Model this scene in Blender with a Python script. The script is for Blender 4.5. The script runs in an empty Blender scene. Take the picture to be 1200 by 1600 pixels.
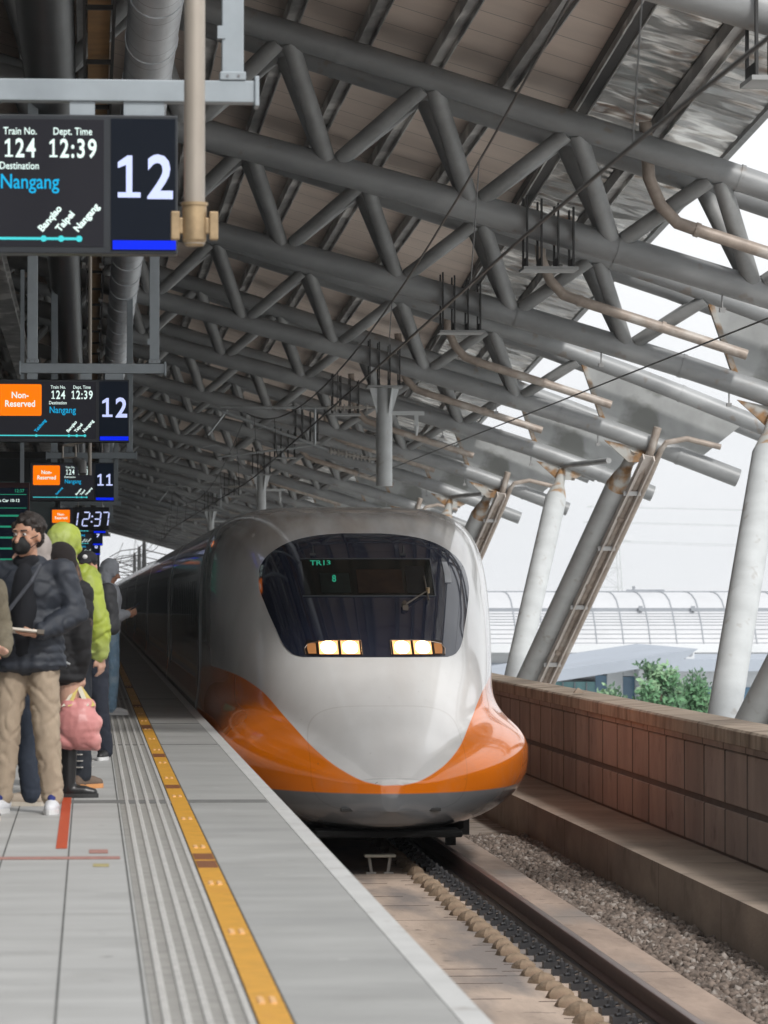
import bpy, math, random
import numpy as np
from mathutils import Vector, Matrix, noise
R = math.radians
random.seed(7)
SC = bpy.context.scene
COL = SC.collection
H = 1.35                                  # camera height above the platform (z = 0 is the platform top)

# ------------------------------------------------------------------ camera
cd = bpy.data.cameras.new('camera'); cam = bpy.data.objects.new('camera', cd); COL.objects.link(cam)
cd.sensor_fit = 'VERTICAL'; cd.sensor_height = 36; cd.sensor_width = 27; cd.lens = 135
cd.clip_start = 0.5; cd.clip_end = 6000
cam.location = (0, 0, H); cam.rotation_euler = (R(90 + 1.27), 0, R(-4.384))
cd.dof.use_dof = True; cd.dof.focus_distance = 42; cd.dof.aperture_fstop = 7.0
SC.camera = cam
SC.render.resolution_x = 768; SC.render.resolution_y = 1024
# ------------------------------------------------------------------ world
SUN_EL, SUN_AZ = 41.0, 24.0               # azimuth: degrees to the right of straight behind the camera
w = bpy.data.worlds.new('World'); SC.world = w; w.use_nodes = True
nt = w.node_tree; nt.nodes.clear()
sky = nt.nodes.new('ShaderNodeTexSky'); sky.sky_type = 'NISHITA'; sky.sun_disc = False
sky.sun_elevation = R(SUN_EL); sky.sun_rotation = R(180 - SUN_AZ); sky.air_density = 1.4; sky.dust_density = 5
hs = nt.nodes.new('ShaderNodeHueSaturation'); hs.inputs['Saturation'].default_value = 0.25
mxr = nt.nodes.new('ShaderNodeMix'); mxr.data_type = 'RGBA'; mxr.inputs[0].default_value = 0.86
tc = nt.nodes.new('ShaderNodeTexCoord'); nz = nt.nodes.new('ShaderNodeTexNoise')
mp = nt.nodes.new('ShaderNodeMapping'); mp.inputs['Scale'].default_value = (1, 1, 5)
nz.inputs['Scale'].default_value = 2.2; nz.inputs['Detail'].default_value = 5
cr = nt.nodes.new('ShaderNodeValToRGB')
cr.color_ramp.elements[0].position = 0.3; cr.color_ramp.elements[0].color = (9.3, 9.55, 9.9, 1)
cr.color_ramp.elements[1].position = 0.7; cr.color_ramp.elements[1].color = (11.3, 11.4, 11.5, 1)
bg = nt.nodes.new('ShaderNodeBackground'); bg.inputs['Strength'].default_value = 0.1
wo = nt.nodes.new('ShaderNodeOutputWorld')
L = nt.links.new
L(sky.outputs[0], hs.inputs['Color']); L(tc.outputs['Generated'], mp.inputs[0]); L(mp.outputs[0], nz.inputs['Vector'])
L(nz.outputs['Fac'], cr.inputs[0]); L(hs.outputs[0], mxr.inputs[6]); L(cr.outputs[0], mxr.inputs[7])
L(mxr.outputs[2], bg.inputs['Color']); L(bg.outputs[0], wo.inputs['Surface'])
# ------------------------------------------------------------------ sun behind a thin overcast
sd = bpy.data.lights.new('sun', 'SUN'); sd.energy = 2.1; sd.angle = R(7); sd.color = (1, .97, .93)
sun = bpy.data.objects.new('sun', sd); COL.objects.link(sun)
sdir = Vector((math.sin(R(SUN_AZ)) * math.cos(R(SUN_EL)), -math.cos(R(SUN_AZ)) * math.cos(R(SUN_EL)), math.sin(R(SUN_EL))))
sun.rotation_euler = sdir.to_track_quat('Z', 'Y').to_euler(); sun.location = sdir * 50
SC.view_settings.view_transform = 'Standard'; SC.view_settings.look = 'None'
SC.view_settings.exposure = 0.15; SC.view_settings.gamma = 1.0
SC.cycles.max_bounces = 7; SC.cycles.diffuse_bounces = 4; SC.cycles.glossy_bounces = 4

# ================================================================== helpers
def srgb(r, g, b):
    f = lambda c: ((c / 255 + .055) / 1.055) ** 2.4 if c > 10 else c / 255 / 12.92
    return (f(r), f(g), f(b), 1)
def scl(c, k): return (c[0] * k, c[1] * k, c[2] * k, 1)

def mat(name, col, rough=.6, metal=0, var=.25, scale=4, bump=.0, bscale=30, spec=.5, col2=None, c2pos=(.45, .75), stretch=(1, 1, 1), coat=0, rvar=0, detail=6, bdetail=4):
    """Principled material with procedural grime: colour varies by noise, optional second colour patches, bump"""
    m = bpy.data.materials.new(name); m.use_nodes = True
    t = m.node_tree; N = t.nodes; B = N['Principled BSDF']
    B.inputs['Roughness'].default_value = rough; B.inputs['Metallic'].default_value = metal
    B.inputs['Specular IOR Level'].default_value = spec; B.inputs['Coat Weight'].default_value = coat
    tcn = N.new('ShaderNodeTexCoord'); mpn = N.new('ShaderNodeMapping'); mpn.inputs['Scale'].default_value = stretch
    t.links.new(tcn.outputs['Object'], mpn.inputs[0])
    n1 = N.new('ShaderNodeTexNoise'); n1.inputs['Scale'].default_value = scale; n1.inputs['Detail'].default_value = detail; n1.inputs['Roughness'].default_value = .6
    t.links.new(mpn.outputs[0], n1.inputs['Vector'])
    r = N.new('ShaderNodeValToRGB'); e = r.color_ramp.elements
    e[0].position = .3; e[0].color = scl(col, 1 - var); e[1].position = .7; e[1].color = scl(col, 1 + var * .6)
    t.links.new(n1.outputs['Fac'], r.inputs[0]); out = r.outputs[0]
    if col2:
        n2 = N.new('ShaderNodeTexNoise'); n2.inputs['Scale'].default_value = scale * .45; n2.inputs['Detail'].default_value = 8
        t.links.new(mpn.outputs[0], n2.inputs['Vector'])
        mr = N.new('ShaderNodeMapRange'); mr.inputs[1].default_value = c2pos[0]; mr.inputs[2].default_value = c2pos[1]
        t.links.new(n2.outputs['Fac'], mr.inputs[0])
        mx = N.new('ShaderNodeMix'); mx.data_type = 'RGBA'; mx.inputs[7].default_value = col2
        t.links.new(mr.outputs[0], mx.inputs[0]); t.links.new(out, mx.inputs[6]); out = mx.outputs[2]
    t.links.new(out, B.inputs['Base Color'])
    if rvar:
        mr = N.new('ShaderNodeMapRange'); mr.inputs[3].default_value = max(0.02, rough - rvar); mr.inputs[4].default_value = rough + rvar
        t.links.new(n1.outputs['Fac'], mr.inputs[0]); t.links.new(mr.outputs[0], B.inputs['Roughness'])
    if bump:
        n3 = N.new('ShaderNodeTexNoise'); n3.inputs['Scale'].default_value = bscale; n3.inputs['Detail'].default_value = bdetail
        t.links.new(mpn.outputs[0], n3.inputs['Vector'])
        bp = N.new('ShaderNodeBump'); bp.inputs['Strength'].default_value = 1; bp.inputs['Distance'].default_value = bump
        t.links.new(n3.outputs['Fac'], bp.inputs['Height']); t.links.new(bp.outputs[0], B.inputs['Normal'])
    m['out'] = 1
    return m
def lines(m, axis, period, width, dark=.35, offset=0, bumpd=0):
    """dark grooves every `period` metres along one object axis, multiplied into the colour of a material made by mat()"""
    t = m.node_tree; N = t.nodes; B = N['Principled BSDF']
    src = B.inputs['Base Color'].links[0].from_socket
    tcn = N.new('ShaderNodeTexCoord'); sx = N.new('ShaderNodeSeparateXYZ'); t.links.new(tcn.outputs['Object'], sx.inputs[0])
    a = N.new('ShaderNodeMath'); a.operation = 'ADD'; a.inputs[1].default_value = 1000 * period + offset; t.links.new(sx.outputs[axis], a.inputs[0])
    d = N.new('ShaderNodeMath'); d.operation = 'MODULO'; d.inputs[1].default_value = period; t.links.new(a.outputs[0], d.inputs[0])
    l = N.new('ShaderNodeMath'); l.operation = 'LESS_THAN'; l.inputs[1].default_value = width; t.links.new(d.outputs[0], l.inputs[0])
    mx = N.new('ShaderNodeMix'); mx.data_type = 'RGBA'; mx.blend_type = 'MULTIPLY'; mx.inputs[7].default_value = (dark, dark, dark, 1)
    t.links.new(l.outputs[0], mx.inputs[0]); t.links.new(src, mx.inputs[6]); t.links.new(mx.outputs[2], B.inputs['Base Color'])
    return m
def spots(m, scale, thr, col, fac=.7, soft=.03, off=0):
    t = m.node_tree; N = t.nodes; B = N['Principled BSDF']; src = B.inputs['Base Color'].links[0].from_socket
    tcn = N.new('ShaderNodeTexCoord'); mpn = N.new('ShaderNodeMapping'); mpn.inputs['Location'].default_value = (off, off * 1.7, 0)
    t.links.new(tcn.outputs['Object'], mpn.inputs[0])
    n = N.new('ShaderNodeTexNoise'); n.inputs['Scale'].default_value = scale; n.inputs['Detail'].default_value = 3; t.links.new(mpn.outputs[0], n.inputs['Vector'])
    r = N.new('ShaderNodeMapRange'); r.inputs[1].default_value = thr; r.inputs[2].default_value = thr + soft; r.inputs[4].default_value = fac; t.links.new(n.outputs['Fac'], r.inputs[0])
    mx = N.new('ShaderNodeMix'); mx.data_type = 'RGBA'; mx.inputs[7].default_value = col
    t.links.new(r.outputs[0], mx.inputs[0]); t.links.new(src, mx.inputs[6]); t.links.new(mx.outputs[2], B.inputs['Base Color'])
def emat(name, col, strength=1.0):
    m = bpy.data.materials.new(name); m.use_nodes = True
    B = m.node_tree.nodes['Principled BSDF']; B.inputs['Base Color'].default_value = scl(col, .3)
    B.inputs['Emission Color'].default_value = col; B.inputs['Emission Strength'].default_value = strength
    B.inputs['Roughness'].default_value = .5; B.inputs['Specular IOR Level'].default_value = .12
    return m

def tag(o, label=None, cat=None, group=None, kind=None):
    if label: o['label'] = label
    if cat: o['category'] = cat
    if group: o['group'] = group
    if kind: o['kind'] = kind
    return o
def thing(name, label, cat, loc=(0, 0, 0), rotz=0, group=None):
    o = bpy.data.objects.new(name, None); o.empty_display_size = .2; COL.objects.link(o)
    o.location = loc; o.rotation_euler = (0, 0, rotz)
    return tag(o, label, cat, group)
def dup(root, loc, label=None, rotz=None, group=None):
    r = root.copy(); COL.objects.link(r); r.location = loc
    if rotz is not None: r.rotation_euler = (0, 0, rotz)
    if label: r['label'] = label
    if group: r['group'] = group
    for ch in list(root.children):
        c = ch.copy(); COL.objects.link(c); c.parent = r
        for g in list(ch.children):
            d = g.copy(); COL.objects.link(d); d.parent = c
    return r

class MB:
    def __init__(s): s.v = []; s.f = []; s.mi = []
    def add(s, vs, fs, mi=0):
        o = len(s.v); s.v += [tuple(v) for v in vs]; s.f += [tuple(i + o for i in f) for f in fs]; s.mi += [mi] * len(fs); return s
    def box(s, x0, x1, y0, y1, z0, z1, mi=0, M=None):
        vs = [(x, y, z) for z in (z0, z1) for y in (y0, y1) for x in (x0, x1)]
        if M is not None: vs = [M @ Vector(v) for v in vs]
        return s.add(vs, [(0, 2, 3, 1), (4, 5, 7, 6), (0, 1, 5, 4), (2, 6, 7, 3), (0, 4, 6, 2), (1, 3, 7, 5)], mi)
    def tube(s, p0, p1, r0, r1=None, seg=12, mi=0, caps=True):
        return s.poly([p0, p1], [r0, r0 if r1 is None else r1], seg, mi, caps)
    def poly(s, pts, r, seg=10, mi=0, caps=True):
        pts = [Vector(p) for p in pts]; n = len(pts)
        rs = r if isinstance(r, (list, tuple)) else [r] * n
        vs = []; up = None
        for i, p in enumerate(pts):
            d = (pts[min(i + 1, n - 1)] - pts[max(i - 1, 0)]).normalized()
            if up is None:
                up = Vector((0, 0, 1)) if abs(d.z) < .9 else Vector((0, 1, 0))
            a = d.cross(up).normalized(); b = a.cross(d).normalized(); up = b
            for k in range(seg):
                t = 2 * math.pi * k / seg
                vs.append(p + a * (rs[i] * math.cos(t)) + b * (rs[i] * math.sin(t)))
        fs = [(i * seg + k, i * seg + (k + 1) % seg, (i + 1) * seg + (k + 1) % seg, (i + 1) * seg + k) for i in range(n - 1) for k in range(seg)]
        if caps: fs += [tuple(range(seg - 1, -1, -1)), tuple((n - 1) * seg + k for k in range(seg))]
        return s.add(vs, fs, mi)
    def prism(s, poly, axis, a0, a1, mi=0):
        """poly: 2-D outline in the two other axes; extruded along axis"""
        n = len(poly)
        def P(u, v, a):
            return (a, u, v) if axis == 0 else ((u, a, v) if axis == 1 else (u, v, a))
        vs = [P(u, v, a0) for u, v in poly] + [P(u, v, a1) for u, v in poly]
        fs = [tuple(range(n)), tuple(range(2 * n - 1, n - 1, -1))] + [(i, i + n, (i + 1) % n + n, (i + 1) % n) for i in range(n)]
        return s.add(vs, fs, mi)
    def build(s, name, m, parent=None, smooth=False, loc=None, fixn=True):
        me = bpy.data.meshes.new(name); me.from_pydata(s.v, [], s.f)
        for x in (m if isinstance(m, (list, tuple)) else [m]): me.materials.append(x)
        if any(s.mi): me.polygons.foreach_set('material_index', s.mi)
        if fixn:
            import bmesh
            b = bmesh.new(); b.from_mesh(me); bmesh.ops.recalc_face_normals(b, faces=b.faces[:]); b.to_mesh(me); b.free()
        if smooth:
            me.polygons.foreach_set('use_smooth', [True] * len(me.polygons))
            try: me.set_sharp_from_angle(angle=R(40))
            except Exception: pass
        o = bpy.data.objects.new(name, me); COL.objects.link(o)
        if parent: o.parent = parent
        if loc: o.location = loc
        return o
def bevel(o, w, seg=2):
    b = o.modifiers.new('bevel', 'BEVEL'); b.width = w; b.segments = seg; b.limit_method = 'ANGLE'; return o
def text(name, s, size, m, parent, loc, rot=(R(90), 0, 0), bold=0.0, align='LEFT', sx=1.0, ext=.002, shear=0):
    c = bpy.data.curves.new(name, 'FONT'); c.body = s; c.size = size; c.offset = bold * size; c.extrude = ext
    c.align_x = align; c.space_line = .95; c.shear = shear; c.resolution_u = 3
    o = bpy.data.objects.new(name, c); COL.objects.link(o)
    dg = bpy.context.evaluated_depsgraph_get(); me = bpy.data.meshes.new_from_object(o.evaluated_get(dg))
    bpy.data.objects.remove(o); me.materials.clear(); me.materials.append(m)
    o = bpy.data.objects.new(name, me); COL.objects.link(o); o.parent = parent; o.location = loc; o.rotation_euler = rot; o.scale = (sx, 1, 1)
    return o

# ================================================================== materials
M = {}
M['conc'] = mat('platform_concrete', (.335, .335, .325, 1), .62, var=.15, scale=1.2, bump=.002, bscale=25, stretch=(.7, 1.8, 1), col2=(.25, .25, .245, 1), c2pos=(.52, .8), rvar=.12)
M['tile'] = mat('platform_tile', (.41, .41, .40, 1), .55, var=.12, scale=1.5, bump=.001, bscale=30, stretch=(.6, 2.4, 1), col2=(.31, .31, .30, 1), c2pos=(.5, .85), rvar=.12)
lines(M['tile'], 1, 1.2, .012, .72, .37)
M['tact'] = mat('tactile_tile', (.30, .29, .27, 1), .6, var=.2, scale=8, bump=.001)
lines(M['tact'], 1, .3, .012, .55)
M['rib'] = mat('tactile_rib', (.48, .47, .45, 1), .5, var=.2, scale=14)
M['gap'] = mat('joint_dark', (.09, .09, .085, 1), .8, var=.3, scale=6)
M['yellow'] = mat('yellow_strip', (.62, .31, .03, 1), .5, var=.18, scale=9, col2=(.55, .24, .03, 1), c2pos=(.6, .8))
M['ystud'] = mat('yellow_stud', (.85, .5, .22, 1), .4, var=.1)
M['ybrown'] = mat('worn_brown', (.20, .07, .02, 1), .6, var=.3, scale=20)
M['white'] = mat('edge_white', (.52, .52, .51, 1), .55, var=.13, scale=3, bump=.001, col2=(.45, .42, .38, 1), c2pos=(.62, .8))
M['red'] = mat('red_tape', (.5, .07, .02, 1), .5, var=.2, scale=20)
M['redfaint'] = mat('faded_red_tape', (.38, .20, .17, 1), .6, var=.3, scale=20)
M['yelfaint'] = mat('faded_yellow_tape', (.40, .34, .16, 1), .6, var=.3, scale=20)
M['slab'] = mat('track_slab', (.47, .37, .30, 1), .8, var=.3, scale=1.6, bump=.004, bscale=14, stretch=(1.5, .32, 1), col2=(.23, .20, .185, 1), c2pos=(.49, .60))
M['slab2'] = mat('slab_edge', (.42, .32, .26, 1), .85, var=.3, scale=2.0, bump=.004, bscale=16, col2=(.26, .235, .22, 1), c2pos=(.48, .7), stretch=(1.4, .4, 1))
M['ballast'] = mat('ballast_stone', (.23, .185, .15, 1), .9, var=.5, scale=5, col2=(.34, .29, .25, 1), c2pos=(.5, .6), detail=3)
M['ledge'] = mat('ledge_concrete', (.36, .29, .235, 1), .85, var=.25, scale=1.0, bump=.004, bscale=18, col2=(.18, .145, .12, 1), c2pos=(.5, .75), stretch=(1, .8, 2))
M['wall'] = mat('wall_panel', (.38, .305, .27, 1), .75, var=.18, scale=1.4, bump=.003, bscale=20, col2=(.21, .17, .15, 1), c2pos=(.48, .8), stretch=(1, 1.3, .7))
M['cope'] = mat('coping_stone', (.40, .32, .25, 1), .8, var=.3, scale=2.5, bump=.004, bscale=25, col2=(.15, .11, .08, 1), c2pos=(.5, .75), stretch=(1, 2.5, 1))
M['groove'] = mat('wall_groove', (.13, .10, .09, 1), .9, var=.2)
M['rail'] = mat('rail_rust', (.07, .035, .03, 1), .6, var=.3, scale=12)
M['railtop'] = mat('rail_head', (.45, .36, .34, 1), .28, metal=.9, var=.15, scale=6, stretch=(3, .4, 1))
M['mound'] = mat('fastener_grout', (.28, .205, .14, 1), .9, var=.4, scale=9, bump=.006, bscale=40, col2=(.17, .115, .08, 1), c2pos=(.5, .7))
M['clip'] = mat('fastener_black', (.03, .03, .033, 1), .45, var=.3, scale=20)
M['chrome'] = mat('bolt_cap', (.25, .25, .26, 1), .3, metal=.8, var=.2)
M['steel'] = mat('truss_paint', (.275, .283, .288, 1), .48, metal=.15, var=.20, scale=1.5, bump=.002, bscale=9, col2=(.42, .43, .435, 1), c2pos=(.52, .8), stretch=(.7, 1, 1.6), rvar=.12)
M['steel2'] = mat('web_paint', (.28, .285, .285, 1), .5, metal=.1, var=.25, scale=2.5, bump=.002, bscale=12, col2=(.38, .39, .395, 1), c2pos=(.55, .8))
M['purl'] = mat('purlin_paint', (.30, .295, .29, 1), .5, metal=.1, var=.4, scale=3, col2=(.60, .59, .57, 1), c2pos=(.52, .62), stretch=(1, .35, 1))
M['colm'] = mat('column_paint', (.52, .54, .545, 1), .5, var=.14, scale=1.5, bump=.002, bscale=9, col2=(.40, .41, .40, 1), c2pos=(.62, .82), stretch=(1, 1, 2), rvar=.12)
M['rust'] = mat('rust_stain', (.33, .19, .09, 1), .8, var=.5, scale=7, col2=(.42, .42, .40, 1), c2pos=(.40, .56))
M['drain'] = mat('drain_pipe', (.36, .30, .255, 1), .5, metal=.1, var=.3, scale=5, col2=(.48, .44, .40, 1), c2pos=(.55, .7))
M['cap'] = mat('downpipe_cover', (.56, .51, .47, 1), .6, var=.15, scale=4, col2=(.40, .36, .33, 1), c2pos=(.5, .75))
M['panel'] = mat('roof_panel', (.74, .62, .54, 1), .55, var=.12, scale=.8, col2=(.62, .51, .44, 1), c2pos=(.45, .75), stretch=(.5, 1, 1))
lines(M['panel'], 1, 1.5, .035, .35)
M['roofmetal'] = mat('roof_silver', (.86, .86, .84, 1), .20, metal=.85, var=.08, scale=1.8, bump=.35, bscale=1.1, bdetail=1.2, stretch=(1, .8, 1), rvar=.1, detail=2)
lines(M['roofmetal'], 1, .75, .03, .35)
M['gusset'] = mat('gusset_paint', (.34, .35, .35, 1), .6, var=.2, scale=1.6, col2=(.18, .185, .175, 1), c2pos=(.5, .56), detail=9)
M['duct'] = mat('duct_silver', (.66, .69, .73, 1), .38, metal=.3, var=.25, scale=2, bump=.01, bscale=5, stretch=(1, .3, 1))
lines(M['duct'], 1, 1.1, .03, .4)
M['ductdark'] = mat('duct_dark', (.045, .05, .055, 1), .4, metal=.3, var=.3, scale=2)
M['tray'] = mat('cable_tray', (.28, .16, .06, 1), .6, var=.3, scale=3)
M['black'] = mat('black_steel', (.025, .025, .025, 1), .5, var=.3)
M['signgrey'] = mat('sign_frame_grey', (.33, .37, .40, 1), .4, metal=.2, var=.1, scale=5)
M['signbody'] = mat('sign_body', (.018, .022, .028, 1), .35, var=.15)
M['beige'] = mat('beige_pipe', (.40, .355, .305, 1), .4, metal=.3, var=.15, scale=5, stretch=(1, 1, .4))
M['brass'] = mat('brass_clamp', (.40, .29, .17, 1), .45, metal=.5, var=.3, scale=9)
M['grey'] = mat('grey_plastic', (.28, .28, .28, 1), .4, var=.15)
M['wire'] = mat('wire_dark', (.05, .05, .05, 1), .5, var=.2)
M['ceram'] = mat('insulator', (.42, .40, .37, 1), .3, var=.2)
M['darkwall'] = mat('dark_cladding', (.035, .04, .042, 1), .5, var=.3, scale=1)
M['galv'] = mat('galvanised', (.38, .40, .41, 1), .4, metal=.5, var=.25, scale=4)
E = {}
E['disp'] = emat('screen_dark', srgb(44, 44, 50), .55)
E['disp2'] = emat('screen_navy', srgb(20, 27, 38), .55)
E['orange'] = emat('screen_orange', srgb(250, 122, 8), .95)
E['white'] = emat('screen_white', srgb(225, 245, 240), .9)
E['lav'] = emat('screen_lavender', srgb(196, 206, 250), .95)
E['cyan'] = emat('screen_cyan', srgb(20, 165, 215), .9)
E['teal'] = emat('screen_teal', srgb(70, 200, 205), .9)
E['blue'] = emat('screen_blue', srgb(4, 40, 240), .85)
E['green'] = emat('screen_green', srgb(40, 140, 110), .8)

for k_, sc_ in (('tile', 1), ('conc', 1), ('tact', 1)):
    spots(M[k_], 9, .70, (.14, .135, .13, 1), .55, .04); spots(M[k_], 5.5, .71, (.52, .52, .50, 1), .5, .03, 5); spots(M[k_], 1.3, .58, (.22, .215, .205, 1), .35, .14, 11)
spots(M['yellow'], 12, .66, (.30, .15, .04, 1), .6, .05); spots(M['white'], 6, .62, (.30, .28, .26, 1), .6, .08); spots(M['slab'], 7, .66, (.12, .10, .09, 1), .6, .06, 3); spots(M['slab2'], 6, .64, (.12, .10, .09, 1), .6, .06, 3)
spots(M['wall'], 3, .60, (.10, .075, .065, 1), .55, .15, 2); spots(M['ledge'], 2.5, .58, (.12, .10, .085, 1), .5, .15, 2); spots(M['steel'], 3.5, .62, (.20, .15, .11, 1), .45, .08); spots(M['colm'], 4, .62, (.30, .27, .24, 1), .5, .08)
# ================================================================== ground, deck, platform, track
Y0, Y1 = 6.0, 345.0
RZ = -1.30                                # top of rail
TX = 3.05                                 # track centre
def struct(name, mb, m, **k):
    o = mb.build(name, m, **k); o['kind'] = 'structure'; return o
mg = mat('ground_paving', (.60, .61, .60, 1), .9, var=.2, scale=.05)
g = MB(); g.box(-900, 1300, -300, 2000, -10.2, -10); struct('ground', g, mg)
md = mat('deck_concrete', (.26, .23, .2, 1), .85, var=.3, scale=.6)
g = MB(); g.box(-12, 9.9, Y0 - 30, 700, -2.6, -1.72); struct('viaduct_deck', g, md)
g = MB(); g.box(6.5, 9.9, Y0 - 30, 700, -1.716, -1.2); struct('outer_walkway', g, mat('walkway_concrete', (.52, .51, .49, 1), .8, var=.15))
g = MB(); g.box(-11.5, 0.2, Y0 - 12, Y1, -1.6, 0); struct('platform', g, M['tile'])
g = MB(); g.box(0.655, 1.178, Y0 - 12, Y1, -.42, 0); struct('platform_edge_slab', g, M['conc'])
g = MB(); g.box(1.18, 1.275, Y0 - 12, Y1, -.42, 0.002); struct('white_edge_line', g, M['white'])
g = MB(); g.box(0.202, 1.0, Y0 - 12, Y1, -1.6, -.43); struct('platform_side_wall', g, md)
g = MB()
g.box(.202, .528, Y0 - 12, Y1, -.42, -.003)
for i in range(5):
    x = .247 + .0672 * i
    g.prism([(x - .0145, -.002), (x + .0145, -.002), (x + .0095, .005), (x - .0095, .005)], 1, Y0 - 12, Y1, 1)
t = struct('tactile_paving', g, [M['tact'], M['rib']])
g = MB(); g.box(.53, .653, Y0 - 12, Y1, -.42, -.004); struct('drain_joint', g, M['gap'])
# yellow line with pairs of raised studs
yl = thing('yellow_safety_line', 'long yellow strip with raised studs running beside the ribbed tactile paving', 'safety line', (0, 0, 0))
g = MB(); g.box(.538, .645, Y0 - 12, Y1, -.003, .004); g.build('strip', M['yellow'], yl)
g = MB(); gb = MB()
for k in range(100):
    y = 12.82 - 2.64 + 2.64 * k
    for dx in (-.028, .012):
        g.prism([(.5915 + dx - .004, .004), (.5915 + dx + .020, .004), (.5915 + dx + .016, .009), (.5915 + dx, .009)], 1, y - .09, y + .12)
g.build('studs', M['ystud'], yl)
for yy, l in ((19.15, .5), (19.75, .45), (27.1, .5), (32.4, .7), (39.4, 1.1), (47, 1.2), (57, 1.5)):
    gb = MB(); gb.box(.541, .642, yy, yy + l, .0035, .0055); gb.build('worn_patch', M['ybrown'], yl)
# joints between paving rows (recessed dark strips laid a few mm proud of nothing: thin dark filler)
g = MB()
for x in (-.107, -.447, -.787, -1.127, .186): g.box(x - .004, x + .004, Y0 - 12, Y1, -.01, .0015)
for x in (.6485,): g.box(x, x + .006, Y0 - 12, Y1, -.01, .003)
struct('paving_joints', g, M['gap'])
g = MB(); g.box(-11, 1.17, 25.25, 25.62, -.01, .0025); g.box(.66, 1.17, 41.0, 41.2, -.01, .0025)
for y in (35.2, 51, 78, 104): g.box(-11, 1.17, y, y + .12, -.01, .0022)
struct('expansion_joint', g, mat('joint_filler', (.15, .15, .145, 1), .75, var=.2, scale=9))
g = MB(); g.box(-.178, -.118, 20.7, 26.6, .002, .0035); tag(g.build('floor_tape', M['red']), 'short red tape strip on the grey floor pointing at the queue', 'floor tape')
g = MB(); g.box(-1.0, .16, 19.85, 20.05, .002, .0035); g.box(.0, .10, 20.3, 20.6, .002, .0035); tag(g.build('floor_tape', M['redfaint']), 'faded thin red tape line running across the grey floor', 'floor tape')
g = MB(); g.box(.02, .10, 19.3, 19.5, .002, .0035); tag(g.build('floor_tape', M['yelfaint']), 'small faded yellow tape remnant beside the ribbed paving', 'floor tape')

# track slab
g = MB(); g.box(TX - 1.40, TX + 1.37, Y0 - 30, 700, -1.719, -1.50); g.box(TX + .95, TX + 1.37, Y0 - 30, 700, -1.5, -1.478, 1)
g.box(TX - 1.4, TX - .95, Y0 - 30, 700, -1.5, -1.478, 1)
o = struct('track_slab', g, [M['slab'], M['slab2']])
lines(M['slab'], 1, 5.0, .05, .45, 1.2); lines(M['slab2'], 1, 5.0, .05, .45, 1.2)
g = MB()
rr = random.Random(5)
for k in range(46):                       # hairline cracks and pour marks across the slab
    y = 22 + k * .55; a = rr.uniform(.1, .32)
    g.box(TX + .38 - a, TX + .41, y, y + .03, -1.499, -1.4975)
    if rr.random() < .3: g.box(TX - .9, TX - .9 + rr.uniform(.2, 1.0), y + .2, y + .22, -1.499, -1.4975)
struct('slab_cracks', g, mat('crack', (.12, .085, .07, 1), .9))
def railbar(x):
    g = MB()
    prof = [(-.065, 0), (.065, 0), (.065, .012), (.012, .03), (.010, .105), (.034, .118), (.034, .150), (-.034, .150), (-.034, .118), (-.010, .105), (-.012, .03), (-.065, .012)]
    g.prism([(x + a, RZ - .154 + b) for a, b in prof], 1, Y0 - 28, 700)
    g.box(x - .026, x + .026, Y0 - 28, 700, RZ - .004, RZ, 1)
    g.box(x - .10, x + .10, Y0 - 28, 700, -1.499, RZ - .156, 2)
    return g
for side, lab in ((1, 'rusty steel rail with black clips, on the side by the parapet wall'), (-1, 'rusty steel rail tucked below the platform edge')):
    x = TX + .745 * side
    rt = thing('track_rail', lab, 'rail', (0, 0, 0), group='rails of the track')
    railbar(x).build('rail_bar', [M['rail'], M['railtop'], M['clip']], rt)
    cm = MB()
    cm.box(-.075, .075, -.07, .07, 0, .05); cm.tube((0, 0, .05), (0, 0, .10), .032, .026, 8); cm.tube((0, 0, .10), (0, 0, .125), .014, .012, 8, 1)
    cm.tube((-.05, -.04, .06), (.05, .03, .075), .014, seg=6)
    mm = MB()
    seg = 9
    for j in range(4):
        pass
    vs = []; fs = []
    for a in range(5):
        th = a / 4 * math.pi / 2
        for b in range(12):
            ph = b / 12 * 2 * math.pi
            q = 1 + .12 * math.sin(3 * ph + a)
            vs.append((.10 * q * math.cos(th) * math.cos(ph), .10 * q * math.cos(th) * math.sin(ph), .085 * math.sin(th) + .004 * math.sin(5 * ph)))
    for a in range(4):
        for b in range(12): fs.append((a * 12 + b, a * 12 + (b + 1) % 12, (a + 1) * 12 + (b + 1) % 12, (a + 1) * 12 + b))
    mm.add(vs, fs)
    first = True
    n = 58 if side > 0 else 40
    for k in range(n):
        y = 20.6 + .55 * k
        if first:
            c0 = cm.build('fastener_clip', [M['clip'], M['chrome']], rt, loc=(x - side * .24, y, -1.5)); m0 = None
            if side > 0: m0 = mm.build('grout_mound', M['mound'], rt, smooth=True, loc=(x - side * .46, y, -1.5)); first = False
        else:
            c = c0.copy(); COL.objects.link(c); c.location = (x - side * .24, y, -1.5); c.rotation_euler.z = rr.uniform(-.1, .1)
            if m0:
                m = m0.copy(); COL.objects.link(m); m.location = (x - side * .46 + rr.uniform(-.012, .012), y + rr.uniform(-.04, .04), -1.5)
                m.rotation_euler.z = rr.uniform(-.5, .5); f = rr.uniform(.86, 1.1); m.scale = (f, f * rr.uniform(.9, 1.1), rr.uniform(.8, 1.1))
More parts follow.
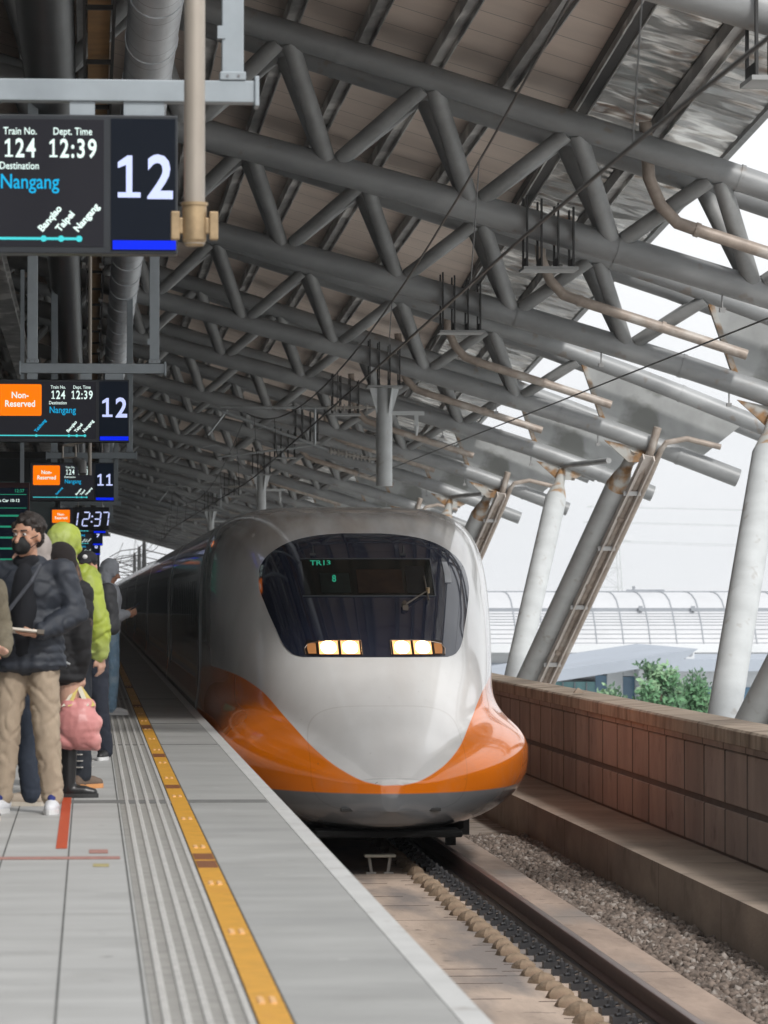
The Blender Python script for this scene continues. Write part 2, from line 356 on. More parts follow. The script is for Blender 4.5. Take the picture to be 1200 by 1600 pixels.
# small white marker bracket in the middle of the track
mk = thing('track_marker', 'small white bracket on two legs between the rails below the train nose', 'marker', (TX - .06, 39.6, -1.5))
g = MB(); g.box(-.16, .16, -.1, .1, .17, .2); bevel(g.build('top_plate', mat('marker_paint', (.55, .54, .46, 1), .5, var=.2, scale=12), mk), .006)
for s in (-1, 1):
    g = MB(); g.poly([(s * .08, 0, 0), (s * .09, 0, .04), (s * .11, 0, .17)], .018, 8); g.box(s * .09 - .05, s * .09 + .05, -.06, .06, 0, .015); g.build('leg', M['ceram'], mk)
# ballast strip
g = MB(); g.box(TX + 1.372, 5.355, Y0 - 30, 700, -1.719, -1.63); struct('ballast_bed', g, M['ballast'])
def stones(n, x0, x1, ya, yb, z, seed):
    rng = np.random.default_rng(seed)
    import bmesh
    b = bmesh.new(); bmesh.ops.create_icosphere(b, subdivisions=1, radius=1)
    bv = np.array([v.co[:] for v in b.verts]); bf = np.array([[v.index for v in f.verts] for f in b.faces]); b.free()
    nv = len(bv)
    P = np.stack([rng.uniform(x0, x1, n), rng.uniform(ya, yb, n), z + rng.uniform(-.01, .05, n)], 1)
    S = rng.uniform(.018, .048, n)[:, None] * rng.uniform(.6, 1.25, (n, 3))
    V = bv[None] * (1 + rng.uniform(-.28, .22, (n, nv, 1))) * S[:, None]
    a = rng.uniform(0, 6.28, n); c, s = np.cos(a), np.sin(a); e = rng.uniform(-.7, .7, n); ce, se = np.cos(e), np.sin(e)
    X = V[..., 0] * ce[:, None] - V[..., 2] * se[:, None]; Z = V[..., 0] * se[:, None] + V[..., 2] * ce[:, None]; Yv = V[..., 1]
    V = np.stack([X * c[:, None] - Yv * s[:, None], X * s[:, None] + Yv * c[:, None], Z], 2) + P[:, None]
    F = (bf[None] + (np.arange(n) * nv)[:, None, None]).reshape(-1, 3)
    me = bpy.data.meshes.new('ballast'); me.vertices.add(n * nv); me.vertices.foreach_set('co', V.reshape(-1))
    me.loops.add(F.size); me.polygons.add(len(F)); me.loops.foreach_set('vertex_index', F.reshape(-1))
    me.polygons.foreach_set('loop_start', np.arange(len(F)) * 3); me.update(); me.validate()
    return me
me = stones(15000, TX + 1.38, 5.34, 21, 47, -1.63, 3)
ms = mat('loose_stone', (.19, .15, .125, 1), .85, var=.6, scale=13, detail=1, col2=(.34, .30, .27, 1), c2pos=(.56, .62))
me.materials.append(ms)
o = bpy.data.objects.new('ballast', me); COL.objects.link(o); o['kind'] = 'stuff'; tag(o, 'brown and grey crushed stone ballast between slab and ledge', 'ballast')
# ledge and parapet wall
lines(M['wall'], 1, 1.27, .075, .42, 19.03)
g = MB(); g.box(5.36, 6.5, Y0 - 30, 700, -1.719, -1.16); o = struct('concrete_ledge', g, M['ledge'])
lines(M['ledge'], 1, 3.6, .03, .5)
pw = thing('parapet_wall', 'reddish brown panelled concrete parapet with stone coping along the track', 'wall', (6.14, 0, -1.16))
g = MB(); g.box(.02, .30, Y0 - 30, 700, -.04, 1.1); g.build('wall_core', M['groove'], pw)
g = MB()
pk = int((700 - Y0 + 25) / 1.27)
for k in range(pk):
    y = Y0 - 25 + 1.27 * k
    for z0, z1 in ((.03, .455), (.52, 1.03)):
        g.box(-.0, .03, y + .03, y + 1.245, z0, z1)
bevel(g.build('facing_panels', M['wall'], pw), .008, 1)
g = MB(); g.box(-.015, .03, Y0 - 25, 700, 1.045, 1.10); g.build('string_course', M['wall'], pw)
g = MB(); g.prism([(-.07, 1.115), (.36, 1.115), (.36, 1.285), (-.05, 1.265), (-.07, 1.245)], 1, Y0 - 25, 700); g.build('coping', M['cope'], pw)
lines(M['cope'], 1, 2.54, .02, .4)
g = MB(); g.add([(-.06, -.1, 0), (.07, -.12, 0), (.09, .1, 0), (-.05, .12, 0), (0, -.03, .07), (.04, .05, .05)], [(0, 1, 4), (1, 2, 5), (1, 5, 4), (2, 3, 5), (3, 0, 4), (3, 4, 5), (0, 3, 2, 1)])
tag(g.build('stone_chip', M['cope'], loc=(6.2, 48.6, .13)), 'small loose stone chip lying on top of the wall coping', 'stone')

# ================================================================== roof
def pchip(xs, ys):
    xs = np.array(xs, float); ys = np.array(ys, float); h = np.diff(xs); d = np.diff(ys) / h
    m = np.zeros(len(xs)); m[0] = d[0]; m[-1] = d[-1]
    for i in range(1, len(xs) - 1):
        m[i] = 0 if d[i - 1] * d[i] <= 0 else (h[i - 1] + h[i]) * 3 / ((2 * h[i] + h[i - 1]) / d[i - 1] + (h[i] + 2 * h[i - 1]) / d[i])
    def f(x):
        x = np.clip(np.asarray(x, float), xs[0], xs[-1]); i = np.clip(np.searchsorted(xs, x) - 1, 0, len(h) - 1)
        t = (x - xs[i]) / h[i]
        return ys[i] * (1 + 2 * t) * (1 - t) ** 2 + h[i] * m[i] * t * (1 - t) ** 2 + ys[i + 1] * t * t * (3 - 2 * t) + h[i] * m[i + 1] * t * t * (t - 1)
    return f
_BZ = pchip([-9, -5, 1.49, 5.12, 8.13, 10.9, 12.3, 13.3], [8.3, 7.7, 6.03, 5.08, 4.22, 3.36, 2.83, 2.45])
_TZ = pchip([-9, -5, 0, 5, 8, 9.5, 10.9, 12.4, 14.1], [10.3, 9.55, 8.04, 6.51, 5.58, 5.09, 4.58, 4.00, 3.32])
def botz(x):  # bottom chord centre height above the platform
    return H + float(_BZ(x))
def topz(x):
    return H + float(_TZ(x))
def roofz(x): return H + (8.62 - .306 * x if x > -5 else 8.62 + 1.53 + (-5 - x) * .12)
TY = []
for p in range(-1, 11):
    for d in (0, 12.0):
        y = 50.0 + 28.2 * p + d - (1.9 if p < 0 else 0)
        if 30 < y < 345: TY.append(y)
def truss(full=True):
    t = thing('roof_truss', 'x', 'truss', (0, 0, 0), group='steel pipe trusses of the canopy')
    W = .68
    xs_t = [-9, -7, -5, -3, -1, 2, 5, 8, 9.5, 10.9, 11.7, 12.4, 13.2, 14.0]
    xs_b = [-9, -7, -5, -3, -1, 1.49, 3.3, 5.12, 6.37, 7.5, 8.76, 9.8, 10.9, 11.6, 12.3, 12.8, 13.3]
    for s in (-1, 1):
        g = MB(); g.poly([(x, s * W, topz(x)) for x in xs_t], .175, 16)
        if full:
            for x in (3.2, 8.4, 12.0): g.poly([(x, s * W, topz(x)), (x + .05, s * W, topz(x + .05))], .186, 16)
        g.build('top_chord', M['steel'], t, smooth=True)
    g = MB(); g.poly([(x, 0, botz(x)) for x in xs_b], .19, 16)
    for x in (6.9, 9.6, 12.05): g.poly([(x, 0, botz(x)), (x + .06, 0, botz(x + .06))], .201, 16)
    g.build('bottom_chord', M['steel'], t, smooth=True)
    allw = MB()
    for k in range(-5, 4):
        xt = 2.5 + 1.87 * k; xb = xt + .66; xn = xt + 1.87
        for s in (-1, 1):
            for a, b, r in (((xt + .06, s * W, topz(xt) - .12), (xb - .09, s * .07, botz(xb) + .12), .122), ((xb + .10, s * .07, botz(xb) + .12), (xn - .08, s * W, topz(xn) - .12), .108)):
                if full:
                    g = MB(); g.tube(a, b, r, seg=12); g.build('brace', M['steel2'], t, smooth=True)
                else: allw.tube(a, b, r, seg=8)
    if not full: allw.build('braces', M['steel2'], t, smooth=True)
    # gusset plate near the outer end, with its stained face and rusty edge
    z = lambda x, d=0: topz(x) + d
    g = MB(); g.prism([(10.1, z(10.1, -.05)), (11.5, z(11.5, -.05)), (12.5, z(12.5, -.05)), (13.35, z(13.35, -.1)), (13.2, z(13.2, -.28)), (12.6, 4.28), (12.1, 4.25), (11.6, 4.33), (11.1, 4.48), (10.75, 4.6), (10.55, botz(10.55) + .05)], 1, -.02, .02)
    g.build('gusset_plate', M['gusset'], t)
    g = MB(); g.prism([(10.05, z(10.05, -.1)), (10.15, z(10.15, -.1)), (10.68, 4.62), (10.57, 4.64)], 1, -.07, .07); g.build('plate_edge', M['rust'], t)
    # drain pipe coming down from the gutter and running out along the truss
    g = MB(); g.poly([(7.2, -.55, topz(7.2) + .35), (7.25, -.55, H + 5.45), (7.4, -.55, H + 5.1), (7.62, -.55, H + 4.87), (8.0, -.55, H + 4.74), (9.5, -.55, H + 4.27), (10.6, -.55, H + 3.92)], .085, 12)
    for x in (7.85, 9.2): g.tube((x, -.55, H + 4.79 - .31 * (x - 7.85)), (x + .06, -.55, H + 4.77 - .31 * (x - 7.85)), .098, seg=12)
    g.build('drain_pipe', M['drain'], t, smooth=True)
    # small hanging fixings under the chords
    g = MB()
    for x in (8.3, 10.4, 11.4):
        g.tube((x, 0, botz(x) - .18), (x, 0, botz(x) - .38), .012, seg=6); g.box(x - .04, x + .04, -.03, .03, botz(x) - .42, botz(x) - .36)
    g.build('fixing', M['grey'], t)
    return t
ordi = ['nearest', 'second', 'third', 'fourth', 'fifth', 'sixth', 'seventh', 'eighth', 'ninth', 'tenth', 'eleventh', 'twelfth', 'thirteenth', 'fourteenth', 'fifteenth', 'sixteenth', 'seventeenth', 'eighteenth', 'nineteenth', 'twentieth', 'twenty-first', 'twenty-second', 'twenty-third', 'twenty-fourth']
tf = truss(True); tf2 = truss(False)
for i, y in enumerate(TY):
    lab = ('nearest grey pipe truss, crossing the top right corner of the picture' if i == 0 else
           '%s grey pipe truss from the front, counted along the canopy over the train' % ordi[i] if i < 6 else
           '%s roof truss from the front, small and dark far down the platform' % ordi[i])
    if i == 0: tf.location = (0, y, 0); tf['label'] = lab
    elif i == 6: tf2.location = (0, y, 0); tf2['label'] = lab
    else: dup(tf if i < 6 else tf2, (0, y, 0), lab)

# flared outer edge: the lines of the outer roof run outwards with distance
def flare(x25):
    return float(np.interp(x25, [3.5, 5.5, 6.4, 8.6], [0, .012, .042, .0465]))
def rx(x50, y): return x50 + flare(x50) * (min(y, 125) - 50) + (0)
YR = [33.5, 50, 62, 78, 90, 106, 125, 160, 200, 260, 342]
def sheet(name, xa, xb, m, th=.12, dz=0):
    g = MB(); n = len(YR); vs = []
    xs = [xa + (xb - xa) * i / 6 for i in range(7)]
    for y in YR:
        for x in xs:
            X = rx(x, y); vs.append((X, y, roofz(X) + dz))
    for y in YR:
        for x in xs:
            X = rx(x, y); vs.append((X, y, roofz(X) + dz + th))
    k = len(xs); o = n * k; fs = []
    for i in range(n - 1):
        for j in range(k - 1):
            a = i * k + j; fs.append((a, a + 1, a + k + 1, a + k)); fs.append((o + a, o + a + k, o + a + k + 1, o + a + 1))
    for i in range(n - 1):
        for j in (0, k - 1):
            a = i * k + j; fs.append((a, a + k, o + a + k, o + a))
    for i in (0, n - 1):
        for j in range(k - 1):
            a = i * k + j; fs.append((a, a + 1, o + a + 1, o + a))
    g.add(vs, fs)
    return g
EX = 8.5
rf = thing('canopy_roof', 'sloping station canopy of beige panels with a silver metal edge', 'roof', (0, 0, 0))
g = sheet('', -13, -5.0, M['panel']); g.build('panel_soffit', M['panel'], rf)
g = sheet('', -5.0, 6.45, M['panel']); g.build('panel_soffit', M['panel'], rf)
g = sheet('', 6.47, EX, M['roofmetal']); g.build('metal_soffit', M['roofmetal'], rf)
g = sheet('', EX - .02, EX + .06, M['galv'], th=.2, dz=-.06); g.build('edge_trim', M['galv'], rf)
g = sheet('', -13, EX, M['galv'], th=.03, dz=.26); g.build('roof_sheet', M['galv'], rf)
g = sheet('', 6.38, 6.6, M['purl'], th=.12, dz=-.14); g.build('gutter', M['black'], rf)
# purlins: channel sections along the platform
k = 0
for x in [-8.5, -6.5, -4.9, -3.9, -2.95, -2.0, -1.05, -.1, .85, 1.72, 2.67, 3.62, 4.57, 5.52, 6.49, 7.5]:
    g = MB()
    for i in range(len(YR) - 1):
        ya, yb = YR[i], YR[i + 1]; Xa, Xb = rx(x, ya), rx(x, yb)
        for (u0, u1, d0, d1) in ((-.10, -.085, -.20, -.015), (.085, .10, -.20, -.015), (-.085, .085, -.13, -.115)):
            vs = []
            for (X, y) in ((Xa, ya), (Xb, yb)):
                for u in (u0, u1):
                    for d in (d0, d1): vs.append((X + u, y, roofz(X) + d))
            g.add(vs, [(0, 1, 3, 2), (4, 6, 7, 5), (0, 2, 6, 4), (1, 5, 7, 3), (0, 4, 5, 1), (2, 3, 7, 6)])
    o = g.build('roof_purlin', M['purl'])
    lab = {6.49: 'broad dark purlin where the beige roof panels meet the silver ones', 7.5: 'outermost purlin, crossing the silver roof metal near its edge', 5.52: 'purlin under the beige panels, next inwards from the silver roof strip'}.get(x)
    tag(o, lab or '%s purlin inwards from the silver roof strip, under the beige panels' % ordi[13 - k], 'purlin', 'purlins under the canopy')
    k += 1

# ================================================================== inclined columns by the wall
def column(y, ytop, label, pipe):
    t = thing('inclined_column', label, 'column', (9.17, y, -1.2), group='inclined columns behind the parapet wall')
    foot = Vector((0, 0, -.02)); top = Vector((11.15 - 9.17, ytop - y, botz(11.15) - .25 + 1.2))
    d = (top - foot); n = d.normalized(); b = foot + d * .87
    g = MB(); g.poly([foot, foot + d * .4, b], .25, 24); g.build('shaft', M['colm'], t, smooth=True)
    g = MB(); g.poly([b, b + n * .28, b + n * .5, top], [.25, .19, .13, .09], 20); g.build('tapered_head', M['rust'], t, smooth=True)
    g = MB(); g.box(-.42, .42, -.42, .42, -.005, .06); bevel(g.build('base_plate', M['colm'], t), .01)
    g = MB(); g.prism([(top.x - .62, top.z + .20), (top.x + .62, top.z - .06), (top.x + .25, top.z - .25), (top.x - .12, top.z - .25)], 1, top.y - .03, top.y + .03); g.build('bracket_plate', M['rust'], t)
    g = MB(); g.poly([(top.x, top.y, top.z + .08), (top.x + .75, top.y - 2.6 * (1 if ytop > y else -1), top.z + .12)], .07, 10); g.build('strut', M['steel2'], t, smooth=True)
    if pipe:
        off = Vector((.33, -.42, 0))
        for s, r in ((0, .085), (1, .06)):
            o2 = off + Vector((.20 * s, .04, 0))
            pts = [foot + o2 + n * .1, foot + o2 + d * .9, foot + o2 + d * .98 + Vector((.02, 0, .1)), foot + o2 + d + Vector((.10, 0, .45))]
            if s == 1: pts = pts[:3] + [foot + o2 + d + Vector((.08, 0, .14)), foot + o2 + d + Vector((.5, 0, .22)), foot + o2 + d + Vector((1.2, 0, .05))]
            g = MB(); g.poly(pts, r, 10)
            if s == 0:
                for f in (.25, .5, .75): g.tube(foot + o2 + d * f, foot + o2 + d * (f + .012), .11, seg=10)
            g.build('downpipe', M['drain'], t, smooth=True)
        g = MB()
        a = foot + off + Vector((-.02, -.10, 0)) + n * .3; bb = foot + off + Vector((-.02, -.10, 0)) + d * .97
        side = Vector((1, 0, 0)) - n * n.x; side.normalize(); fw = n.cross(side)
        for u in ((-.13), (.10)):
            vs = [p + side * (u + du) + fw * dv for p in (a, bb) for du in (0, .03) for dv in (-.08, .08)]
            g.add(vs, [(0, 1, 3, 2), (4, 6, 7, 5), (0, 2, 6, 4), (1, 5, 7, 3), (0, 4, 5, 1), (2, 3, 7, 6)])
        vs = [p + side * u + fw * v for p in (a, bb) for u in (-.10, .10) for v in (.05, .065)]
        g.add(vs, [(0, 1, 3, 2), (4, 6, 7, 5), (0, 2, 6, 4), (1, 5, 7, 3), (0, 4, 5, 1), (2, 3, 7, 6)])
        g.build('pipe_cover', M['cap'], t)
        g = MB()
        for f in (.2, .42, .64, .84): 
            p = foot + off + d * f; g.box(p.x - .2, p.x + .16, p.y - .16, p.y - .05, p.z - .04, p.z + .05)
        g.build('pipe_clamp', M['grey'], t)
    return t
pos = ['nearest', 'middle', 'farther']
for i in range(-1, 7):
    yb_ = 50.0 + 28.2 * i; ym = yb_ + 6.0
    if i == -1: continue
    w_ = ['at the right edge of the picture', 'between the train and the nearest column', 'just beside the train roof', 'hidden far behind the train', 'fourth pair back', 'fifth pair back', 'sixth pair back'][min(i, 6)]
    column(ym, yb_ + 12, 'round grey column leaning away from the camera, ' + w_, False)
    column(ym - .9, yb_, 'round grey column with brown downpipes leaning toward the camera, ' + w_, True)
# ================================================================== train
ZT = pchip([0, .05, .15, .3, .6, 1, 2, 3, 4.4, 5.5, 6.5, 7.5, 9], [.66, .80, .93, 1.06, 1.26, 1.47, 2.0, 2.60, 3.33, 3.60, 3.70, 3.73, 3.73])
WH = pchip([0, .1, .3, 1, 2, 3, 5, 7.2, 8.5, 9], [.10, .36, .56, .84, 1.10, 1.29, 1.53, 1.67, 1.69, 1.69])
NH = pchip([0, 2, 4.4, 6, 8.5, 9], [2.1, 2.6, 3.3, 4.4, 5.0, 5.0])
Z0 = pchip([0, 1, 2, 4.4, 8.5, 9], [.5, .7, .9, 1.4, 1.9, 1.9])
ZB = pchip([0, .3, 1, 2.5, 5, 8.5, 9], [.75, .98, 1.22, 1.52, 1.75, 1.9, 1.9])
ZBOT = pchip([0, .25, .7, 2, 9], [.48, .31, .24, .22, .22])
def WB(t):
    q = np.clip((np.asarray(t, float) + .012) / 3.0, 0, 1)
    return 1.68 * (1 - (1 - q) ** 2.15) ** .56 + .004
def rho(x, t, z):
    x = np.abs(x); wh, zt, n, z0 = WH(t), ZT(t), NH(t), Z0(t)
    dz = np.maximum(z - z0, 0) / np.maximum(zt - z0, .05)
    r1 = ((x / wh) ** n + dz ** n + np.where(z < z0, 0, 0)) ** (1 / n)
    zc = .98
    zc = np.minimum(zc, (ZB(t) + ZBOT(t)) / 2 + .15)
    up = np.maximum(ZB(t) - zc, .05); dn = np.maximum(zc - ZBOT(t), .05)
    m = 2.5
    r2 = ((x / WB(t)) ** m + (np.abs(z - zc) / np.where(z > zc, up, dn)) ** m) ** (1 / m)
    # the hump only exists above the bill's centre line
    r1 = np.where(z < zc - .0, np.maximum(r1, r2), r1)
    k = 16.0
    return np.minimum(r1, r2) - np.log(1 + np.exp(-k * np.abs(r1 - r2))) / k * np.clip((z - zc) / .3, 0, 1)
def section(t, phis):
    """outline points of the train at depth t behind the nose tip; phi = -90 bottom ... 90 top (right half)"""
    zc = float(np.interp(t, [0, .5, 2, 8.5], [.60, .80, 1.0, 1.3]))
    c, s = np.cos(phis), np.sin(phis)
    lo = np.zeros_like(phis); hi = np.full_like(phis, 4.5)
    for _ in range(40):
        mid = (lo + hi) / 2; v = rho(mid * c, t, zc + mid * s) < 1
        lo = np.where(v, mid, lo); hi = np.where(v, hi, mid)
    return np.stack([lo * c, zc + lo * s], 1)
def surf_t(x, z):
    """depth t at which the nose surface passes through (x, z), seen from the front"""
    lo, hi = np.zeros_like(x), np.full_like(x, 9.0)
    for _ in range(40):
        mid = (lo + hi) / 2; v = rho(x, mid, z) < 1
        hi = np.where(v, mid, hi); lo = np.where(v, lo, mid)
    return hi
ZORANGE = pchip([0, .25, .5, .75, .97, 1.22, 1.45, 1.7], [.735, .78, .90, 1.10, 1.36, 1.66, 1.80, 1.86])
TL = 38.7
train = thing('bullet_train', 'white and orange bullet train with dark windshield and lit headlights arriving at the platform', 'train', (TX, TL, RZ))
def attr_mat():
    m = mat('train_paint', (.80, .795, .785, 1), .16, var=.07, scale=.9, coat=.6, rvar=.04)
    t = m.node_tree; N = t.nodes; B = N['Principled BSDF']; src = B.inputs['Base Color'].links[0].from_socket
    def ramp(src, attr, col, soft=.008):
        a = N.new('ShaderNodeAttribute'); a.attribute_name = attr
        r = N.new('ShaderNodeMapRange'); r.inputs[1].default_value = -soft; r.inputs[2].default_value = soft
        t.links.new(a.outputs['Fac'], r.inputs[0])
        mx = N.new('ShaderNodeMix'); mx.data_type = 'RGBA'; mx.inputs[7].default_value = col
        t.links.new(r.outputs[0], mx.inputs[0]); t.links.new(src, mx.inputs[6]); return mx.outputs[2]
    # travel grime on the upper part (brown film over the roof)
    nz = N.new('ShaderNodeTexNoise'); nz.inputs['Scale'].default_value = 1.4; nz.inputs['Detail'].default_value = 9
    mpn = N.new('ShaderNodeMapping'); mpn.inputs['Scale'].default_value = (2.4, .5, .6); tcn = N.new('ShaderNodeTexCoord')
    t.links.new(tcn.outputs['Object'], mpn.inputs[0]); t.links.new(mpn.outputs[0], nz.inputs['Vector'])
    sx = N.new('ShaderNodeSeparateXYZ'); t.links.new(tcn.outputs['Object'], sx.inputs[0])
    hz = N.new('ShaderNodeMapRange'); hz.inputs[1].default_value = 2.9; hz.inputs[2].default_value = 3.6; hz.inputs[3].default_value = .16; t.links.new(sx.outputs[2], hz.inputs[0])
    nr = N.new('ShaderNodeMapRange'); nr.inputs[1].default_value = .35; nr.inputs[2].default_value = .75; t.links.new(nz.outputs['Fac'], nr.inputs[0])
    mu = N.new('ShaderNodeMath'); mu.operation = 'MULTIPLY'; t.links.new(hz.outputs[0], mu.inputs[0]); t.links.new(nr.outputs[0], mu.inputs[1])
    mx = N.new('ShaderNodeMix'); mx.data_type = 'RGBA'; mx.inputs[7].default_value = (.42, .34, .28, 1)
    t.links.new(mu.outputs[0], mx.inputs[0]); t.links.new(src, mx.inputs[6]); src = mx.outputs[2]
    src = ramp(src, 'm_or', (.90, .215, .006, 1)); src = ramp(src, 'm_gr', (.17, .18, .19, 1))
    src = ramp(src, 'm_bk', (.03, .03, .032, 1), .02)
    for at, w_ in (('m_cover', .005), ('m_fender', .006)):
        a = N.new('ShaderNodeAttribute'); a.attribute_name = at
        ab = N.new('ShaderNodeMath'); ab.operation = 'ABSOLUTE'; t.links.new(a.outputs['Fac'], ab.inputs[0])
        lt = N.new('ShaderNodeMath'); lt.operation = 'LESS_THAN'; lt.inputs[1].default_value = w_; t.links.new(ab.outputs[0], lt.inputs[0])
        mx = N.new('ShaderNodeMix'); mx.data_type = 'RGBA'; mx.blend_type = 'MULTIPLY'; mx.inputs[7].default_value = (.90, .89, .88, 1)
        t.links.new(lt.outputs[0], mx.inputs[0]); t.links.new(src, mx.inputs[6]); src = mx.outputs[2]
    t.links.new(src, B.inputs['Base Color'])
    return m
M['train'] = attr_mat(); spots(M['train'], 34, .725, (.12, .10, .08, 1), .5, .03); spots(M['train'], 2.2, .56, (.50, .47, .44, 1), .13, .2, 4)
def skin_sections(ts, phis, name, parent, front_cap, orange=True):
    n = len(ts); P = len(phis); vs = []
    for t in ts:
        s = section(t, phis)
        right = [(p[0], t, p[1]) for p in s]; left = [(-p[0], t, p[1]) for p in s[::-1][1:-1]]
        vs += right + left
    K = 2 * P - 2; fs = []
    for i in range(n - 1):
        for j in range(K):
            a = i * K + j; b = i * K + (j + 1) % K; fs.append((a, b, b + K, a + K))
    fs += [tuple((n - 1) * K + j for j in range(K))]
    if front_cap: fs += [tuple(range(K - 1, -1, -1))]
    g = MB(); g.add(vs, fs); o = g.build(name, M['train'], parent)
    me = o.data
    V = np.array(vs); x, t, z = np.abs(V[:, 0]), V[:, 1], V[:, 2]
    zor = ZORANGE(x); zor = np.where(t > 6, np.minimum(zor, 1.86 - .035 * (t - 6)), zor)
    zgr = .665 + .05 * np.clip(t / 3, 0, 1) ** 1.5 + .06 * np.clip((t - 3) / 5, 0, 1)
    def seam(d, w): return w - np.abs(d)
    A = {'m_or': zor - z, 'm_gr': zgr - z, 'm_bk': .34 - z,
         'm_cover': np.where(t < 3.2, (((x / .80) ** 4 + (np.abs(z - 1.0) / .52) ** 4) ** .25 - 1) * .6, 1), 'm_fender': np.where((z < zor + .05) & (x > .5), t - 1.55, 1)}
    for k, v in A.items():
        a = me.attributes.new(k, 'FLOAT', 'POINT'); a.data.foreach_set('value', v.astype(np.float32))
    me.polygons.foreach_set('use_smooth', [True] * len(me.polygons))
    return o
u = np.linspace(0, 1, 150); ts = 8.5 * u ** 2.0
phis = np.radians(np.linspace(-90, 90, 180))
nose = skin_sections(ts, phis, 'nose_body', train, True)
# things laid on the nose surface
def patch(rows, hw, name, m, parent, off=.008, nu=41, xc=0.0, hw0=None, th=.004):
    """a skin patch on the nose: rows of height z with x from -hw0(z) to hw(z)"""
    V = []
    for z, a, b in rows:
        for i in range(nu):
            V.append((a + (b - a) * i / (nu - 1), z))
    V = np.array(V); x, z = V[:, 0], V[:, 1]
    t = surf_t(x, z); e = .01
    tx = (surf_t(x + e, z) - surf_t(x - e, z)) / (2 * e); tz = (surf_t(x, z + e) - surf_t(x, z - e)) / (2 * e)
    tx = np.clip(tx, -6, 6); tz = np.clip(tz, -6, 6)
    nrm = np.stack([tx, -np.ones_like(tx), tz], 1); nrm /= np.linalg.norm(nrm, axis=1)[:, None]
    Pp = np.stack([x, t, z], 1) + nrm * off
    k = len(rows); vs = [tuple(p) for p in Pp]; fs = [(i * nu + j, i * nu + j + 1, (i + 1) * nu + j + 1, (i + 1) * nu + j) for i in range(k - 1) for j in range(nu - 1)]
    Q = Pp - nrm * (off + .02); o0 = len(vs); vs += [tuple(p) for p in Q]
    ring = [j for j in range(nu)] + [i * nu + nu - 1 for i in range(1, k)] + [(k - 1) * nu + j for j in range(nu - 2, -1, -1)] + [i * nu for i in range(k - 2, 0, -1)]
    for a, b in zip(ring, ring[1:] + ring[:1]): fs.append((a, a + o0, b + o0, b))
    g = MB(); g.add(vs, fs); o = g.build(name, m, parent, smooth=True)
    return o
def spt(x, z, off=.02):
    t = float(surf_t(np.array([float(x)]), np.array([float(z)]))[0]); return Vector((x, t - off, z + off * .4))
glass = bpy.data.materials.new('windshield_glass'); glass.use_nodes = True
B = glass.node_tree.nodes['Principled BSDF']; B.inputs['Base Color'].default_value = (.017, .021, .040, 1); B.inputs['Roughness'].default_value = .06
B.inputs['Specular IOR Level'].default_value = .55; B.inputs['Coat Weight'].default_value = .3; B.inputs['Coat Roughness'].default_value = .03
glass2 = bpy.data.materials.new('cab_window_glass'); glass2.use_nodes = True
B = glass2.node_tree.nodes['Principled BSDF']; B.inputs['Base Color'].default_value = (.006, .007, .006, 1); B.inputs['Roughness'].default_value = .12
B.inputs['Specular IOR Level'].default_value = .25
HWs = pchip([2.01, 2.03, 2.06, 2.12, 2.32, 2.55, 2.78, 2.95, 3.08, 3.20, 3.29, 3.345, 3.36], [.78, .86, .90, .95, 1.03, 1.11, 1.165, 1.15, 1.08, .93, .72, .42, .22])
rows = [(z, -float(HWs(z)), float(HWs(z))) for z in np.concatenate([np.linspace(2.01, 2.1, 8), np.linspace(2.13, 3.2, 34), np.linspace(3.22, 3.36, 14)])]
ws = patch(rows, None, 'windshield', glass, train, off=.010, nu=81)
rows = [(z, -.70 + .02 * (3.06 - z), .72 - .02 * (3.06 - z)) for z in np.linspace(2.655, 3.06, 14)]
cw = patch(rows, None, 'cab_window', glass2, ws, off=.016, nu=41)
mrim = mat('window_rim', (.07, .075, .085, 1), .35, var=.1)
for (x0, x1, z0, z1) in ((-.72, .73, 3.055, 3.066), (-.72, .73, 2.645, 2.655), (.72, .732, 2.65, 3.06)):
    patch([(z0, x0, x1), ((z0 + z1) / 2, x0, x1), (z1, x0, x1)], None, 'window_rim', mrim, ws, off=.02, nu=31)
patch([(2.80, .86, .94), (2.9, .87, .95), (3.03, .86, .92)], None, 'window_rim', mat('side_frame', (.35, .36, .38, 1), .3), ws, off=.02, nu=5)
# things seen inside the cab window: driver display lettering
q = spt(-.62, 2.985, .05); text('train_sign', 'TR13', .085, E['green'], train, q, rot=(R(60), 0, 0), bold=.02, sx=1.25)
q = spt(-.40, 2.80, .05); text('train_sign', '8', .12, E['green'], train, q, rot=(R(60), 0, 0), bold=.02, sx=.8)
for (xa, xb, za, zb, cc) in ((-.52, -.2, 2.68, 2.9, (.012, .016, .014, 1)), (-.12, .38, 2.68, 2.94, (.03, .018, .012, 1)), (.42, .64, 2.68, 2.98, (.014, .013, .012, 1))):
    mm_ = mat('cab_interior', cc, .5, var=.5, scale=6); mm_.node_tree.nodes['Principled BSDF'].inputs['Specular IOR Level'].default_value = .2
    patch([(z, xa, xb) for z in np.linspace(za, zb, 5)], None, 'cab_interior', mm_, cw, off=.019, nu=9)
